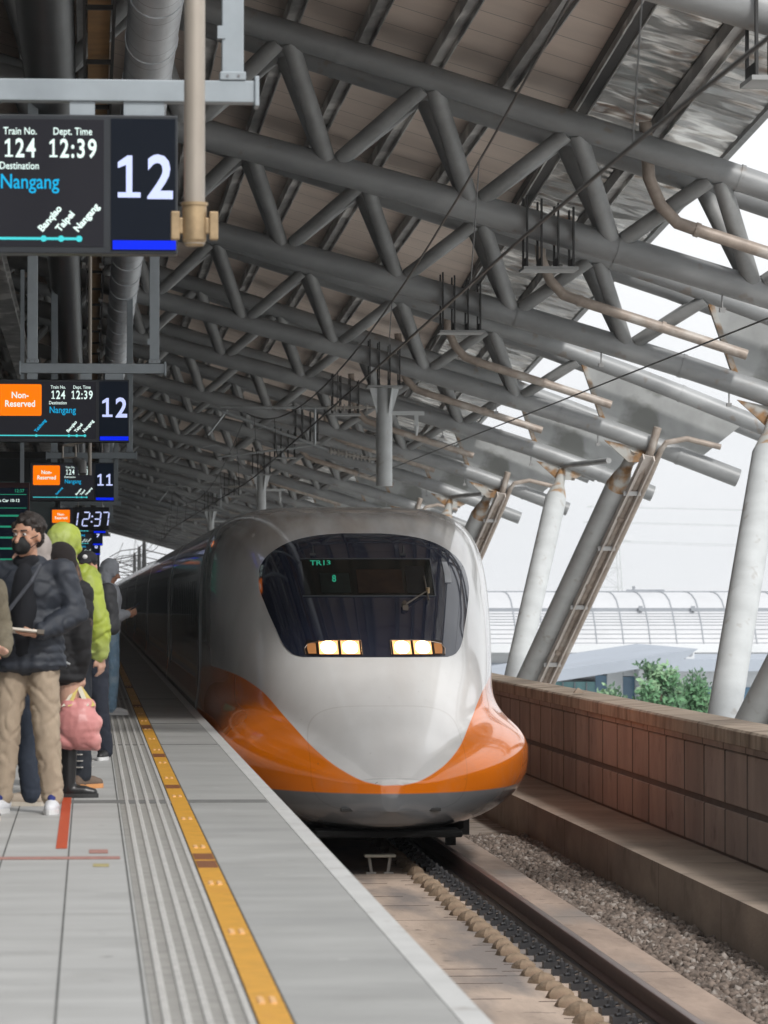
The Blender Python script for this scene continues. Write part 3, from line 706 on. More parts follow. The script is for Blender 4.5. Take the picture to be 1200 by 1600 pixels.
# wiper
mw = mat('wiper_metal', (.12, .10, .08, 1), .4, metal=.5, var=.2)
p0 = spt(.36, 2.545, .05); p1 = spt(.645, 2.70, .06)
g = MB(); g.tube(p0, p1, .012, .008, 8); g.tube(spt(.64, 2.60, .05), spt(.625, 2.86, .05), .010, seg=6); wp = g.build('wiper_arm', mw, train)
g = MB(); g.tube(p0 + Vector((0, .04, -.02)), p0 + Vector((0, -.03, .03)), .035, .025, 10); g.box(p0.x - .02, p0.x + .04, p0.y - .03, p0.y + .03, p0.z - .07, p0.z); g.build('wiper_pivot', mw, wp)
g = MB(); g.tube(p1 + Vector((.0, .0, -.03)), p1 + Vector((0, -.01, .03)), .022, seg=8); g.build('wiper_joint', M['brass'], wp)
for x in (-.575, .43):
    a = spt(x, 3.12, .02); g = MB(); g.tube(a, a + Vector((0, -.02, .10)), .012, .006, 6); g.box(a.x - .03, a.x + .03, a.y - .02, a.y + .03, a.z - .015, a.z + .012); g.build('antenna', M['black'], train)
# headlights
mhl = mat('lamp_housing', (.05, .03, .02, 1), .2, metal=.6, var=.2); mch = mat('lamp_rim', (.6, .5, .42, 1), .2, metal=.9, var=.1)
elamp = emat('headlamp_glow', (1, .80, .50, 1), 26); edim = emat('headlamp_side', (.8, .34, .12, 1), .3)
elamp2 = emat('headlamp_reflector_halo', (1, .50, .20, 1), 1.5)  # orange glow set on the reflectors to imitate the halo around each lamp
for s in (-1, 1):
    zt_ = lambda x: 2.205 - .10 * max(0, (abs(x) - .35) / .42) ** 2
    a, b = (.155, .775)
    nxs = 22; xs = [a + (b - a) * i / nxs for i in range(nxs + 1)]
    hl = patch([(2.022 + (zt_(.155) - .03 - 2.022) * f, *sorted((s * a, s * (b - .06 * f ** 2 - .03 * (1 - f))))) for f in np.linspace(0, 1, 8)], None, 'headlight', mhl, train, off=.016, nu=23)
    g = MB(); g.poly([spt(s * x, 2.178 - .05 * max(0, (x - .4) / .37) ** 2, .024) for x in np.linspace(a, b - .05, 14)], .007, 6)
    g.poly([spt(s * (b - .05), 2.15 - .02, .024), spt(s * (b - .02), 2.09, .024), spt(s * (b - .03), 2.03, .024)], .006, 6)
    g.poly([spt(s * a, 2.178, .024), spt(s * a, 2.10, .024), spt(s * a, 2.03, .024)], .005, 6)
    g.build('lamp_rim', mch, hl)
    for xc in (.275, .50):
        lm = patch([(z, *sorted((s * (xc - .098), s * (xc + .098)))) for z in np.linspace(2.03, 2.165, 7)], None, 'lamp_reflector_halo', elamp2, hl, off=.020, nu=9)
        rows = [(z, *sorted((s * (xc - .076 * math.sqrt(max(.12, 1 - (abs(z - 2.096) / .062) ** 2.6))), s * (xc + .076 * math.sqrt(max(.12, 1 - (abs(z - 2.096) / .062) ** 2.6)))))) for z in np.linspace(2.036, 2.156, 13)]
        patch(rows, None, 'lamp', elamp, hl, off=.026, nu=9)
    patch([(z, *sorted((s * .63, s * (.72 - .2 * abs(z - 2.09))))) for z in np.linspace(2.035, 2.14, 6)], None, 'side_lamp', edim, hl, off=.020, nu=7)
mmatte = mat('matte_black', (.012, .012, .012, 1), .95, var=.3, spec=.1)
# skirt details: step plates, lower deflector
g = MB(); g.prism([(-.85, .34), (-.85, .24), (-.70, .17), (.70, .17), (.85, .24), (.85, .34)], 1, 1.3, 1.6); g.build('rail_guard', mmatte, train)
g = MB(); g.box(-.75, .75, .34, .9, .20, .27); bevel(g.build('deflector_lip', mmatte, train), .02)
for s in (-1, 1):
    g = MB(); g.box(s * .72 - .05, s * .72 + .05, 1.3, 1.45, .06, .28); g.build('rail_guard', mmatte, train)
    a = spt(s * .42, .50, .0); g = MB(); g.box(a.x - .09, a.x + .09, a.y - .01, a.y + .05, a.z - .02, a.z + .015); bevel(g.build('jacking_cover', M['black'], train), .006)
# coaches
SEC = section(8.5, np.radians(np.linspace(-90, 90, 61)))
mband = bpy.data.materials.new('coach_glass_and_shade'); mband.use_nodes = True
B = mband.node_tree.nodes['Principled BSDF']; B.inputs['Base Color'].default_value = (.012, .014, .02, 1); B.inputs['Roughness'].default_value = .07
mcoach = mat('coach_paint', (.62, .62, .60, 1), .18, var=.08, scale=1, coat=.5)
morg = mat('coach_stripe', (.75, .20, .01, 1), .2, var=.1, coat=.5); mskirt = mat('coach_skirt', (.10, .105, .11, 1), .4, var=.3, scale=3)
mbel = mat('gangway_rubber', (.03, .03, .03, 1), .7, var=.3)
def outline(z0, z1, d=0.0):
    pts = [(p[0], p[1]) for p in SEC if z0 <= p[1] <= z1]; return [(x + d, z) for x, z in pts]
def strip(pts, ya, yb, th=.02):
    g = MB()
    for s in (-1, 1):
        n = len(pts); vs = [(s * x, y, z) for y in (ya, yb) for x, z in pts] + [(s * (x - th), y, z) for y in (ya, yb) for x, z in pts]
        fs = [(i, i + 1, n + i + 1, n + i) for i in range(n - 1)] + [(2 * n + i, 3 * n + i, 3 * n + i + 1, 2 * n + i + 1) for i in range(n - 1)]
        fs += [(0, n, 3 * n, 2 * n), (n - 1, 3 * n - 1, 4 * n - 1, 2 * n - 1)] + [(i, 2 * n + i, 2 * n + i + 1, i + 1) for i in range(n - 1)] + [(n + i, n + i + 1, 3 * n + i + 1, 3 * n + i) for i in range(n - 1)]
        g.add(vs, fs)
    return g
def coach(ya, yb):
    full = [(p[0], p[1]) for p in SEC]; ring = full + [(-x, z) for x, z in full[::-1][1:-1]]
    g = MB(); g.prism(ring, 1, ya, yb); c = g.build('coach_body', mcoach, train, smooth=True)
    zi = lambda a, b: [(float(np.interp(z, SEC[:, 1][np.argsort(SEC[:, 1])], SEC[:, 0][np.argsort(SEC[:, 1])])), z) for z in np.linspace(a, b, 5)]
    off = lambda pts, d: [(x + d, z) for x, z in pts]
    strip(off(zi(.80, 1.62), .004), ya + .02, yb - .02, .012).build('orange_stripe', morg, c, smooth=True)
    strip(off(zi(.30, .78), .006), ya + .02, yb - .02, .012).build('skirt', mskirt, c, smooth=True)
    strip(off(zi(1.80, 3.16), .007), ya + .25, yb - .25, .014).build('window_and_shade_band', mband, c, smooth=True)  # taller than the windows; the extra dark glass stands in for side shade
    for s in (-1, 1):
        for y in (ya + .55, yb - 1.5):
            g = MB(); p = zi(1.15, 3.1)
            g.add([(s * (x + .010), yy, z) for yy in (y, y + .95) for x, z in p] + [(s * (x - .01), yy, z) for yy in (y, y + .95) for x, z in p],
                  [(i, i + 1, 5 + i + 1, 5 + i) for i in range(4)] + [(10 + i, 15 + i, 16 + i, 11 + i) for i in range(4)] + [(0, 5, 15, 10), (4, 9, 19, 14)] + [(i, 10 + i, 11 + i, i + 1) for i in range(4)] + [(5 + i, 6 + i, 16 + i, 15 + i) for i in range(4)])
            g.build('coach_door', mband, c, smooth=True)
        g = MB()
        for k in range(int((yb - ya - 4.4) / 1.04)):
            y = ya + 2.2 + 1.04 * k; p = zi(2.28, 2.86); g.add([(s * (x + .008), yy, z) for yy in (y, y + .10) for x, z in p], [(i, i + 1, 5 + i + 1, 5 + i) for i in range(4)])
        g.build('window_pillars', mskirt, c)
    g = MB(); g.prism([(x * .93, .5 + (z - .5) * .96) for x, z in ring if z > .3], 1, yb - .01, yb + .52); g.build('gangway_bellows', mbel, train)
    return c
coach(8.53, 26.8)
c0 = coach(27.3, 51.8)
for k in range(1, 10):
    c = c0.copy(); COL.objects.link(c); c.parent = train; c.location = (0, 25.0 * k, 0)
    for ch in list(c0.children):
        d = ch.copy(); COL.objects.link(d); d.parent = c
g = MB(); g.box(-1.1, 1.1, 3.2, 270, .05, .45); g.build('underframe', M['black'], train)
g = MB(); sp = section(8.5, np.radians(np.linspace(-60, 88, 50)))
for s in (-1, 1): g.poly([(s * (p[0] + .003), 8.51, p[1]) for p in sp], .02, 6)
g.build('body_seam', mch if False else M['galv'], train)
# ================================================================== left side: added sky-blocking wall, stair core, ducts
wl = thing('sky_blocking_wall', 'tall dark wall added along the far side of the platform to block sky light', 'wall', (-7.2, 0, 0))  # put in to keep the left sky off the train and platform
g = MB(); g.box(-.2, 0, -20, Y1, -.02, 11.2); g.build('cladding', M['darkwall'], wl)
g = MB()
for k in range(60): g.box(0, .06, -18 + 6 * k, -17.8 + 6 * k, 0, 11)
g.build('mullions', M['black'], wl)
ew = thing('end_sky_blocker', 'dark block added at the canopy end to shut out the sky', 'building', (0, Y1, 0))  # made-up block, stops open sky mirroring in the coach sides
g = MB(); g.box(-11, .9, -.5, 6, -2, 12); g.build('blocker_wall', M['darkwall'], ew)
g = MB(); g.box(-11, 1.0, -.7, 6.2, 12, 12.3); g.build('parapet', M['black'], ew)  # cap of the added block
sc = thing('stair_enclosure', 'dark green-grey stair enclosure in the middle of the platform', 'stair enclosure', (-2.9, 118, 0))
g = MB(); g.box(-1.9, 2.0, 0, 22, -.01, 5.6); g.build('walls', M['darkwall'], sc)
g = MB(); g.box(-2.0, 2.1, -.12, 22.1, 5.6, 5.8); g.build('roof', M['black'], sc)
g = MB()
for x in (-1.2, .1, 1.3): g.box(x - .55, x + .55, -.03, -.005, .3, 4.9)
g.build('glass_panels', mat('teal_glass', (.02, .06, .06, 1), .15, var=.2), sc)
def D2(px, py, D): return ((px - 140) * D / 6000, H + (933 - py) * D / 6000)
dt = thing('air_duct', 'large silver round duct hanging under the canopy beside the signs', 'duct', (.66, 20, H + 6.05))
g = MB(); g.poly([(0, y, 0) for y in (0, 320)], .28, 24); g.build('duct_skin', M['duct'], dt, smooth=True)
for k in range(40):
    g = MB(); g.tube((0, 1.7 + 3.3 * k, 0), (0, 1.78 + 3.3 * k, 0), .292, seg=24); g.build('duct_collar', M['duct'], dt, smooth=True)
g = MB()
for k in range(14): g.box(-.015, .015, 6 + 24 * k, 6.05 + 24 * k, .25, 2.4)
g.build('duct_hangers', M['grey'], dt)
dk = thing('dark_duct', 'wide dark duct hanging under the canopy, left of the cable tray', 'duct', (-.47, 20, H + 6.1))
g = MB(); g.prism([(.30 * math.cos(a) , .26 * math.sin(a)) for a in np.linspace(0, 2 * math.pi, 20, endpoint=False)], 1, 0, 320); g.build('duct_skin', M['ductdark'], dk, smooth=True)
tr_ = thing('cable_tray', 'brown cable tray with black rungs running between two ducts', 'cable tray', (.09, 20, H + 6.0))
g = MB(); g.box(-.12, .12, 0, 320, .10, .14); g.build('tray_base', M['tray'], tr_)
g = MB(); g.box(-.17, -.14, 0, 320, 0, .16); g.box(.14, .17, 0, 320, 0, .16)
for k in range(78): g.box(-.14, .14, 3.2 + 4 * k, 3.27 + 4 * k, .0, .05)
g.build('tray_rails', M['black'], tr_)
for k in range(14):
    for s in (-1, 1): g = MB(); g.box(s * .12 - .04, s * .12 + .04, 1.4 + 8 * k, 1.9 + 8 * k, -.02, .03); g.build('tray_clip', M['ceram'], tr_)
# a dark cross beam grid further left under the roof, seen behind the signs
for i, x in enumerate((-1.7, -2.6, -3.8)):
    g = MB(); g.box(-.14, .14, 0, 310, 0, .3); g.box(-.2, .2, 0, 310, -.03, 0); g.box(-.2, .2, 0, 310, .3, .33)
    o = g.build('service_beam', M['purl'], loc=(x, 22, H + 5.8 + i * .25)); tag(o, ['long steel service beam just left of the dark duct', 'long steel service beam, second left of the dark duct', 'long steel service beam, third left of the dark duct'][i], 'beam')
# ================================================================== platform signs
def number(s_, h, m, parent, x, y, z, bold=.028, sx=.85, center=False):
    """digits of cap height h; the 1 has a flag and a foot"""
    adv = {c_: (.30 if c_ == ':' else .60) * h / .69 * sx * .98 for c_ in s_}; tot = sum(adv[c_] for c_ in s_)
    if center: x -= tot / 2
    for c_ in s_:
        w_ = adv[c_]
        if c_ == '1':
            g = MB(); u_ = w_ / .60; b = .085 * u_; cx = x + w_ * .52; k_ = .058 * u_
            g.prism([(cx - k_, z), (cx + k_, z), (cx + k_, z + h), (cx - k_ * .55, z + h), (cx - w_ * .36, z + h * .84), (cx - w_ * .36, z + h * .70), (cx - k_, z + h * .78)], 1, y - .003, y + .003)
            g.box(cx - w_ * .36, cx - k_, y - .003, y + .003, z, z + b * 1.15); g.box(cx + k_, cx + w_ * .36, y - .003, y + .003, z, z + b * 1.15)
            g.build('digit', m, parent)
        else: text('digit', c_, h / .69, m, parent, (x + w_ / 2, y, z), bold=bold, align='CENTER', sx=sx)
        x += w_
S1 = 287.0
def sign(D, num, label, full=True):
    t = thing('platform_sign', label, 'sign', (0, D, H), group='hanging departure signs over the platform')
    X = lambda px: (px - 140) / S1
    Z = lambda py: (933 - py) / S1
    g = MB(); g.box(X(-192), X(276), -.06, .10, Z(399), Z(182)); bevel(g.build('sign_case', M['signbody'], t), .008)
    g = MB(); g.box(X(-186), X(161), -.066, -.055, Z(388), Z(190)); g.build('screen', E['disp'], t)
    g = MB(); g.box(X(172), X(272), -.066, -.055, Z(394), Z(188)); sc2 = g.build('number_screen', E['disp2'], t)
    g = MB(); g.box(X(175), X(273), -.069, -.062, Z(392), Z(378)); g.build('blue_bar', E['blue'], sc2)
    number(num, .228, E['lav'], sc2, X(224), -.070, Z(311), bold=.022, sx=.88, center=True)
    # orange notice with rounded corners
    g = MB(); x0, x1, z0, z1, r = X(-175), X(-26), Z(308), Z(199), .02
    pts = [(cx + r * math.cos(a), cz + r * math.sin(a)) for cx, cz, a0 in ((x1 - r, z1 - r, 0), (x0 + r, z1 - r, 90), (x0 + r, z0 + r, 180), (x1 - r, z0 + r, 270)) for a in [R(a0 + q) for q in (0, 30, 60, 90)]]
    g.prism(pts, 1, -.072, -.064); ob = g.build('orange_notice', E['orange'], t)
    text('notice_text', 'Non-\nReserved', .108, E['white'], ob, (X(-100), -.074, Z(247)), bold=.018, align='CENTER', sx=.9)
    for s_, sz, m_, px, py, al, b in (('Train No.', .056, 'white', 5, 214, 'LEFT', .02), ('124', .142, 'white', 5, 249, 'LEFT', .03), ('Dept. Time', .056, 'white', 82, 214, 'LEFT', .02),
                                  ('12:39', .142, 'white', 74, 249, 'LEFT', .03), ('Destination', .056, 'white', -1, 268, 'LEFT', .02), ('Nangang', .112, 'cyan', 0, 298, 'LEFT', .02)):
        if s_[0] == '1': number(s_, .69 * sz, E[m_], t, X(px), -.070, Z(py), bold=.02, sx=.72)
        else: text('screen_text', s_, sz, E[m_], t, (X(px), -.070, Z(py)), bold=.008, align=al, sx=.82)
    g = MB(); g.box(X(-175), X(123), -.071, -.064, Z(378), Z(374)); 
    for px in (-44, 68, 95, 123): g.prism([(X(px) + .017 * math.cos(a), Z(376) + .017 * math.sin(a)) for a in np.linspace(0, 6.28, 12, endpoint=False)], 1, -.074, -.066)
    g.build('route_line', E['teal'], t)
    for px, s_, m_ in ((-44, 'Taichung', 'cyan'), (66, 'Banqiao', 'white'), (93, 'Taipei', 'white'), (121, 'Nangang', 'white')):
        text('screen_text', s_, .052, E[m_], t, (X(px), -.070, Z(366)), rot=(R(90), R(-50), 0), bold=.035)
    # supporting steelwork
    g = MB(); g.box(X(-100), X(398), -.05, .07, Z(160), Z(126)); g.box(X(396), X(403), -.07, .09, Z(166), Z(119)); g.box(X(-104), X(-98), -.07, .09, Z(166), Z(119)); bevel(g.build('cross_beam', M['signgrey'], t), .006)
    for a, b in ((-76, -40), (345, 379)):
        g = MB(); g.box(X(a), X(b), -.04, .06, Z(125.6), 7.2 if b > 0 else 7.6); g.box(X(a) - .012, X(b) + .012, -.06, .08, Z(125.5), Z(112)); bevel(g.build('hanger_post', M['signgrey'], t), .006)
        g = MB()
        for q in (.03, .09): g.tube((X(a) + q, -.045, Z(119)), (X(a) + q, -.065, Z(119)), .009, seg=6)
        g.build('bolts', M['chrome'], t)
        if b > 0:
            g = MB(); g.box(X(338), X(350), -.05, .02, Z(40), Z(60)); g.build('cable_box', M['signgrey'], t)
    for a, b in ((-76, -40), (108, 147), (192, 255)):
        g = MB(); g.box(X(a), X(b), -.03, .05, Z(182.5), Z(160.4)); g.build('bracket', M['signgrey'], t)
    return t
sign(20.9, '12', 'nearest departure sign, cut by the left edge, showing car number 12 with blue bar')
for r_, n_, l_ in ((.451, '12', 'second departure sign, orange Non-Reserved notice and large number 12'), (.279, '11', 'departure sign showing number 11, below and behind the number 12 sign'),
                   (.185, '10', 'small departure sign behind the hanging digital clock'), (.15, '9', 'small distant departure sign showing number 9'), (.1225, '8', 'smallest distant departure sign showing number 8')):
    sign(20.9 / r_, n_, l_)
# digital clock
ck = thing('digital_clock', 'hanging digital clock showing 12:37 above the queue', 'clock', (0, 95, H))
X = lambda px: (px - 140) * 95 / 6000
Z = lambda py: (933 - py) * 95 / 6000
g = MB(); g.box(X(114), X(170), -.06, .1, Z(828), Z(793)); bevel(g.build('clock_case', M['signbody'], ck), .01)
SEG = {'1': 'bc', '2': 'abged', '3': 'abgcd', '7': 'abc'}
g = MB(); hgt = Z(801) - Z(822); wd = .15; th = .03
for ch, px in (('1', 109), ('2', 127), (':', 141), ('3', 144.5), ('7', 157)):
    x0 = X(px) + .02; z0 = Z(822)
    sh = lambda z: (z - z0) * .12
    if ch == ':':
        for f in (.3, .7): g.box(x0 - .02 + sh(z0 + hgt * f), x0 + .02 + sh(z0 + hgt * f), -.075, -.065, z0 + hgt * f - .02, z0 + hgt * f + .02)
        continue
    for s_ in SEG[ch]:
        a = {'a': (0, 1, 1, 1), 'b': (1, .5, 1, 1), 'c': (1, 0, 1, .5), 'd': (0, 0, 1, 0), 'e': (0, 0, 0, .5), 'g': (0, .5, 1, .5)}[s_]
        xa, za, xb, zb = x0 + a[0] * wd, z0 + a[1] * hgt, x0 + a[2] * wd, z0 + a[3] * hgt
        if s_ in 'adg': g.box(xa + .012 + sh(za), xb - .012 + sh(za), -.075, -.065, za - th / 2, za + th / 2)
        else:
            p = [(xa - th / 2 + sh(za), za + .012), (xa + th / 2 + sh(za), za + .012), (xb + th / 2 + sh(zb), zb - .012), (xb - th / 2 + sh(zb), zb - .012)]; g.prism(p, 1, -.075, -.065)
g.build('digits', E['lav'], ck)
for px in (122, 159):
    g = MB(); g.tube((X(px), 0, Z(793)), (X(px), 0, 6.6), .014, seg=6); g.build('hanging_rod', M['ceram'], ck)
# display board at the left edge
bd = thing('timetable_board', 'dark display board with a red rim and green text lines behind the curly haired man', 'display board', (-1.15, 60, H + .1))
g = MB(); g.box(-.75, .22, -.05, .08, 0, 1.68); bevel(g.build('board_case', mat('board_red', (.06, .012, .014, 1), .5), bd), .01)
g = MB(); g.box(-.72, .19, -.058, -.045, .05, 1.60); sc_ = g.build('screen', E['disp2'], bd)
text('screen_text', '12:37', .07, E['green'], sc_, (-.02, -.062, 1.53), bold=.02)
text('screen_text', 'Change Car 10-12', .065, E['white'], sc_, (-.42, -.062, 1.38), bold=.02)
g = MB(); g.box(-.7, .17, -.062, -.056, 1.49, 1.50); g.box(-.7, .17, -.062, -.056, 1.28, 1.29)
for z in (1.15, .98, .81, .64, .47, .3): g.box(-.7, .05, -.062, -.056, z, z + .03)
g.build('screen_lines', E['green'], sc_)
for x in (-.6, .1):
    g = MB(); g.box(x - .03, x + .03, -.02, .04, 1.68, 5.0); g.build('hanging_rod', M['signgrey'], bd)
# camera on a pole
cc = thing('security_camera', 'security camera with square bracket hanging under the second sign', 'security camera', (0, 52, H))
q = lambda px, py: ((px - 140) * 52 / 6000, (933 - py) * 52 / 6000)
a = q(140, 743); g = MB(); g.tube((a[0], 0, a[1]), (a[0], 0, 6.8), .026, seg=12); g.build('pole', M['beige'], cc)
g = MB(); x0, z0 = q(98, 716); x1, z1 = q(118, 697)
for (A_, B_) in (((x0, z0), (x1, z0)), ((x0, z1), (x1, z1)), ((x0, z0), (x0, z1)), ((x1, z0), (x1, z1))): g.tube((A_[0], 0, A_[1]), (B_[0], 0, B_[1]), .014, seg=8)
g.tube((x0, 0, z1), (a[0], 0, z1 + .06), .016, seg=8); g.build('bracket', M['beige'], cc)
g = MB(); m0 = q(118, 722); m1 = q(128, 742); g.poly([(x1, 0, m0[1] + .05), (m0[0] + .02, -.02, m0[1]), (m1[0], -.1, m0[1] - .03), (m1[0] + .01, -.16, m1[1])], [.03, .06, .065, .05], 12); g.build('camera_body', M['grey'], cc, smooth=True)
# beige pipe in front
bp_ = thing('hanging_pipe', 'beige vertical pipe ending in a brass clamp in front of the nearest sign', 'pipe', (.515, 19, 0))
z_e = H + (933 - 384) / 315.8
g = MB(); g.tube((0, 0, z_e + .01), (0, 0, 6.5), .052, seg=24); g.build('pipe', M['beige'], bp_, smooth=True)
g = MB(); g.tube((0, 0, z_e + .03), (0, 0, z_e + .20), .060, seg=24); g.poly([(0, 0, z_e), (0, 0, z_e + .03)], [.045, .06], 24); g.tube((0, 0, z_e + .2), (0, 0, z_e + .215), .066, seg=24); g.build('end_cap', M['brass'], bp_, smooth=True)
for s in (-1, 1):
    g = MB(); g.box(s * .095 - .022, s * .095 + .022, -.03, .03, z_e + .03, z_e + .17); g.box(min(s * .05, s * .09), max(s * .05, s * .09), -.015, .015, z_e + .06, z_e + .14); bevel(g.build('clamp_ear', M['brass'], bp_), .006)

# ================================================================== overhead line equipment
def cage(y, label, post):
    xc = 6.0 if y > 40 else 5.86
    t = thing('overhead_line_bracket' if not post else 'overhead_line_mast', label, 'bracket' if not post else 'mast', (xc, y, botz(xc)), group='overhead line supports clamped on the trusses')
    for dx in (-.31, -.12, .10, .30):
        g = MB(); zt = .34 - dx * .25; g.box(dx - .012, dx + .012, -.26, -.20, -.52, zt); g.box(dx - .012, dx + .012, .20, .26, -.52, zt); g.box(dx - .012, dx + .012, -.2, .2, -.52, -.40); g.build('clamp_rib', M['black'], t)
    g = MB(); g.box(-.36, .36, -.30, .30, -.56, -.52); g.build('clamp_plate', M['steel2'], t)
    if post:
        zb = H + 2.27 - botz(xc)
        g = MB(); g.tube((0, 0, -.56), (0, 0, zb), .165, seg=24); g.build('post', M['colm'], t, smooth=True)
        g = MB()
        for a in range(4):
            c, s = math.cos(a * math.pi / 2 + .4), math.sin(a * math.pi / 2 + .4)
            g.add([(c * .15, s * .15, -.57), (c * .34, s * .34, -.57), (c * .16, s * .16, -1.15), (c * .15 - s * .012, s * .15 + c * .012, -.57), (c * .34 - s * .012, s * .34 + c * .012, -.57), (c * .16 - s * .012, s * .16 + c * .012, -1.15)],
                  [(0, 1, 2), (3, 5, 4), (0, 3, 4, 1), (1, 4, 5, 2), (0, 2, 5, 3)])
        g.build('post_fins', M['colm'], t)
        z = lambda zz: H + zz - botz(xc)
        for z1, z2, xe in ((3.88, 3.86, -.28), (2.82, 2.98, -.24)):
            g = MB(); g.tube((-.15, 0, z(z1)), (xe, 0, z(z1)), .03, seg=8)
            dz = (z2 - z1); n = 11
            for k in range(n):
                f = k / (n - 1); cx = xe - .06 - .78 * f; g.tube((cx, 0, z(z1 + dz * f)), (cx - .022, 0, z(z1 + dz * f)), .075 if k % 2 == 0 else .06, seg=14)
            g.tube((xe, 0, z(z1)), (xe - .9, 0, z(z2)), .03, seg=8); g.build('insulator', M['ceram'], t, smooth=True)
        g = MB(); g.tube((-1.18, 0, z(3.86)), (-3.35, 0, z(3.88)), .028, seg=8); g.tube((-1.14, 0, z(3.0)), (-3.3, 0, z(3.78)), .036, seg=10)
        g.tube((-1.42, -.02, z(3.84)), (-1.42, -.02, z(3.10)), .022, seg=8); g.tube((-1.42, 0, z(3.1)), (-3.4, 0, z(2.85)), .022, seg=8)
        g.poly([(-3.7, 0, z(3.05)), (-3.45, 0, z(3.10)), (-3.2, 0, z(3.02)), (-2.85, 0, z(2.62))], .014, 6)
        g.tube((-3.2, 0, z(3.82)), (-3.6, 0, z(3.3)), .02, seg=8); g.build('cantilever', M['galv'], t, smooth=True)
        g = MB(); g.box(.16, .82, -.04, .04, z(3.72), z(3.80)); g.box(.62, .70, -.03, .03, z(3.5), z(3.72)); g.tube((.66, 0, z(3.5)), (.66, 0, z(3.3)), .05, .02, 10); g.build('side_arm', M['colm'], t)
    return t
LY = [31.9, 50.0, 62.0, 78.2, 90.2, 106.4, 118.4, 134.6, 162.8, 191]
names = ['dark cage bracket cut by the top right corner of the picture', 'nearest cage bracket on the second truss', 'second cage bracket on the third truss', 'white steel overhead line post with insulators hanging above the train',
         'cage bracket just behind the white hanging post', 'cage bracket, fifth from the front', 'cage bracket, sixth from the front', 'far dark overhead line post above the left of the cab roof', 'cage bracket, eighth from the front', 'farthest small overhead line post over the train']
for y, l in zip(LY, names): cage(y, l, y in (78.2, 134.6, 191))
def wire(name, pts, r, label, m='wire'):
    g = MB(); g.poly(pts, r, 6); return tag(g.build(name, M[m], None, smooth=True), label, 'wire')
sp_y = [12, 22, 78.2, 134.6, 191, 247, 303, 345]
def mess(y):
    for a, b in ((-34, 22), (22, 78.2), (78.2, 134.6), (134.6, 191), (191, 247), (247, 303), (303, 359)):
        if a <= y <= b: f = (y - a) / (b - a); return H + 3.75 - 1.0 * 4 * f * (1 - f)
def conx(y): return TX + .22 * (1 - 2 * abs(((y - 22) / 56.3) % 2 - 1))
wire('contact_wire', [(conx(y), y, H + 2.38) for y in np.linspace(14, 345, 60)], .012, 'lower overhead wire running down the track above the train')
wire('messenger_wire', [(conx(y) * .6 + TX * .4, y, mess(y)) for y in np.linspace(14, 345, 120)], .010, 'upper sagging overhead wire above the contact wire')
g = MB()
for y in np.arange(20, 340, 9.0): g.tube((conx(y), y, H + 2.38), (conx(y) * .6 + TX * .4, y, mess(y)), .005, seg=5)
tag(g.build('dropper_wire', M['wire']), 'thin vertical dropper wires linking the two overhead wires', 'wire')
bpy.context.scene.objects['dropper_wire']['kind'] = 'stuff'
wire('feeder_wire', [(8.0, y, H + 3.30 + .0022 * (y - 45)) for y in np.linspace(16, 110, 12)], .012, 'single thin wire crossing in front of the outer truss ends')
# ================================================================== background beyond the station
def haz(c, k=.0): return c
mroof = mat('far_roof_metal', (.56, .57, .59, 1), .5, var=.06, scale=.3, metal=.0)
mline = mat('far_seam', (.30, .32, .35, 1), .7, var=.1)
mwht = mat('far_white_wall', (.66, .68, .70, 1), .8, var=.06, scale=.3)
mgry = mat('far_grey_slab', (.36, .40, .46, 1), .7, var=.08, scale=.2)
mteal = mat('far_teal_glass', (.16, .36, .38, 1), .2, var=.35, scale=.35); mblue = mat('far_blue_glass', (.10, .20, .30, 1), .2, var=.3, scale=.4)
hall = thing('station_hall', 'long white hall with a curved ribbed roof beyond the parapet wall', 'building', (0, 300, -10))
ZR = [(0, 3.7), (1.2, 2.2), (2.6, 1.1), (4.2, .25), (6, -.15), (8, -.36), (10, -.40), (14, -.1), (20, 1.5)]
prof = [(y, 10 + H - z) for y, z in ZR]
n = len(prof)
g = MB(); g.add([(x, y, z) for x in (8, 110) for y, z in prof] + [(x, y, z - .25) for x in (8, 110) for y, z in prof],
      [(i, i + 1, n + i + 1, n + i) for i in range(n - 1)] + [(2 * n + i, 3 * n + i, 3 * n + i + 1, 2 * n + i + 1) for i in range(n - 1)] + [(0, n, 3 * n, 2 * n), (n - 1, 3 * n - 1, 4 * n - 1, 2 * n - 1)])
g.build('curved_roof', mroof, hall, smooth=True)
g = MB()
for k in range(48):
    x = 8 + 2.12 * k; g.poly([(x, y, z + .03) for y, z in prof[:7]], .05, 5)
g.build('roof_ribs', mline, hall)
g = MB(); g.box(8, 110, 2.55, 2.75, 10 + H - 1.14, 10 + H - .86); g.box(8, 110, 9.9, 10.1, 10 + H + .38, 10 + H + .5); g.build('walkway_rail', mline, hall)
for k in range(24): x = 10 + 4.2 * k; g = MB(); g.box(x - .15, x + .15, 2.2, 2.5, 10 + H - 1.1, 10 + H - .7); g.build('roof_vent', mline, hall)
g = MB()
for j in range(9):
    y, z = np.interp(j, [0, 8], [0.05, 2.3]), 0
    z = np.interp(y, [p[0] for p in prof], [p[1] for p in prof]); g.box(8, 110, y - .03, y + .03, z + .01, z + .05)
g.build('roof_seams', mline, hall)
g = MB(); g.box(8, 110, -.4, .1, 10 + H - 4.35, 10 + H - 3.75); g.build('eave_fascia', mwht, hall)
g = MB(); g.box(8, 110, 1.6, 14, 0, 10 + H - 4.35); g.build('wall', mwht, hall)
g = MB(); g.box(8, 110, 1.4, 1.6, 10 + H - 5.8, 10 + H - 5.2); g.box(8, 110, 1.5, 1.6, 10 + H - 7.4, 10 + H - 7.1); g.build('wall_band', mgry, hall)
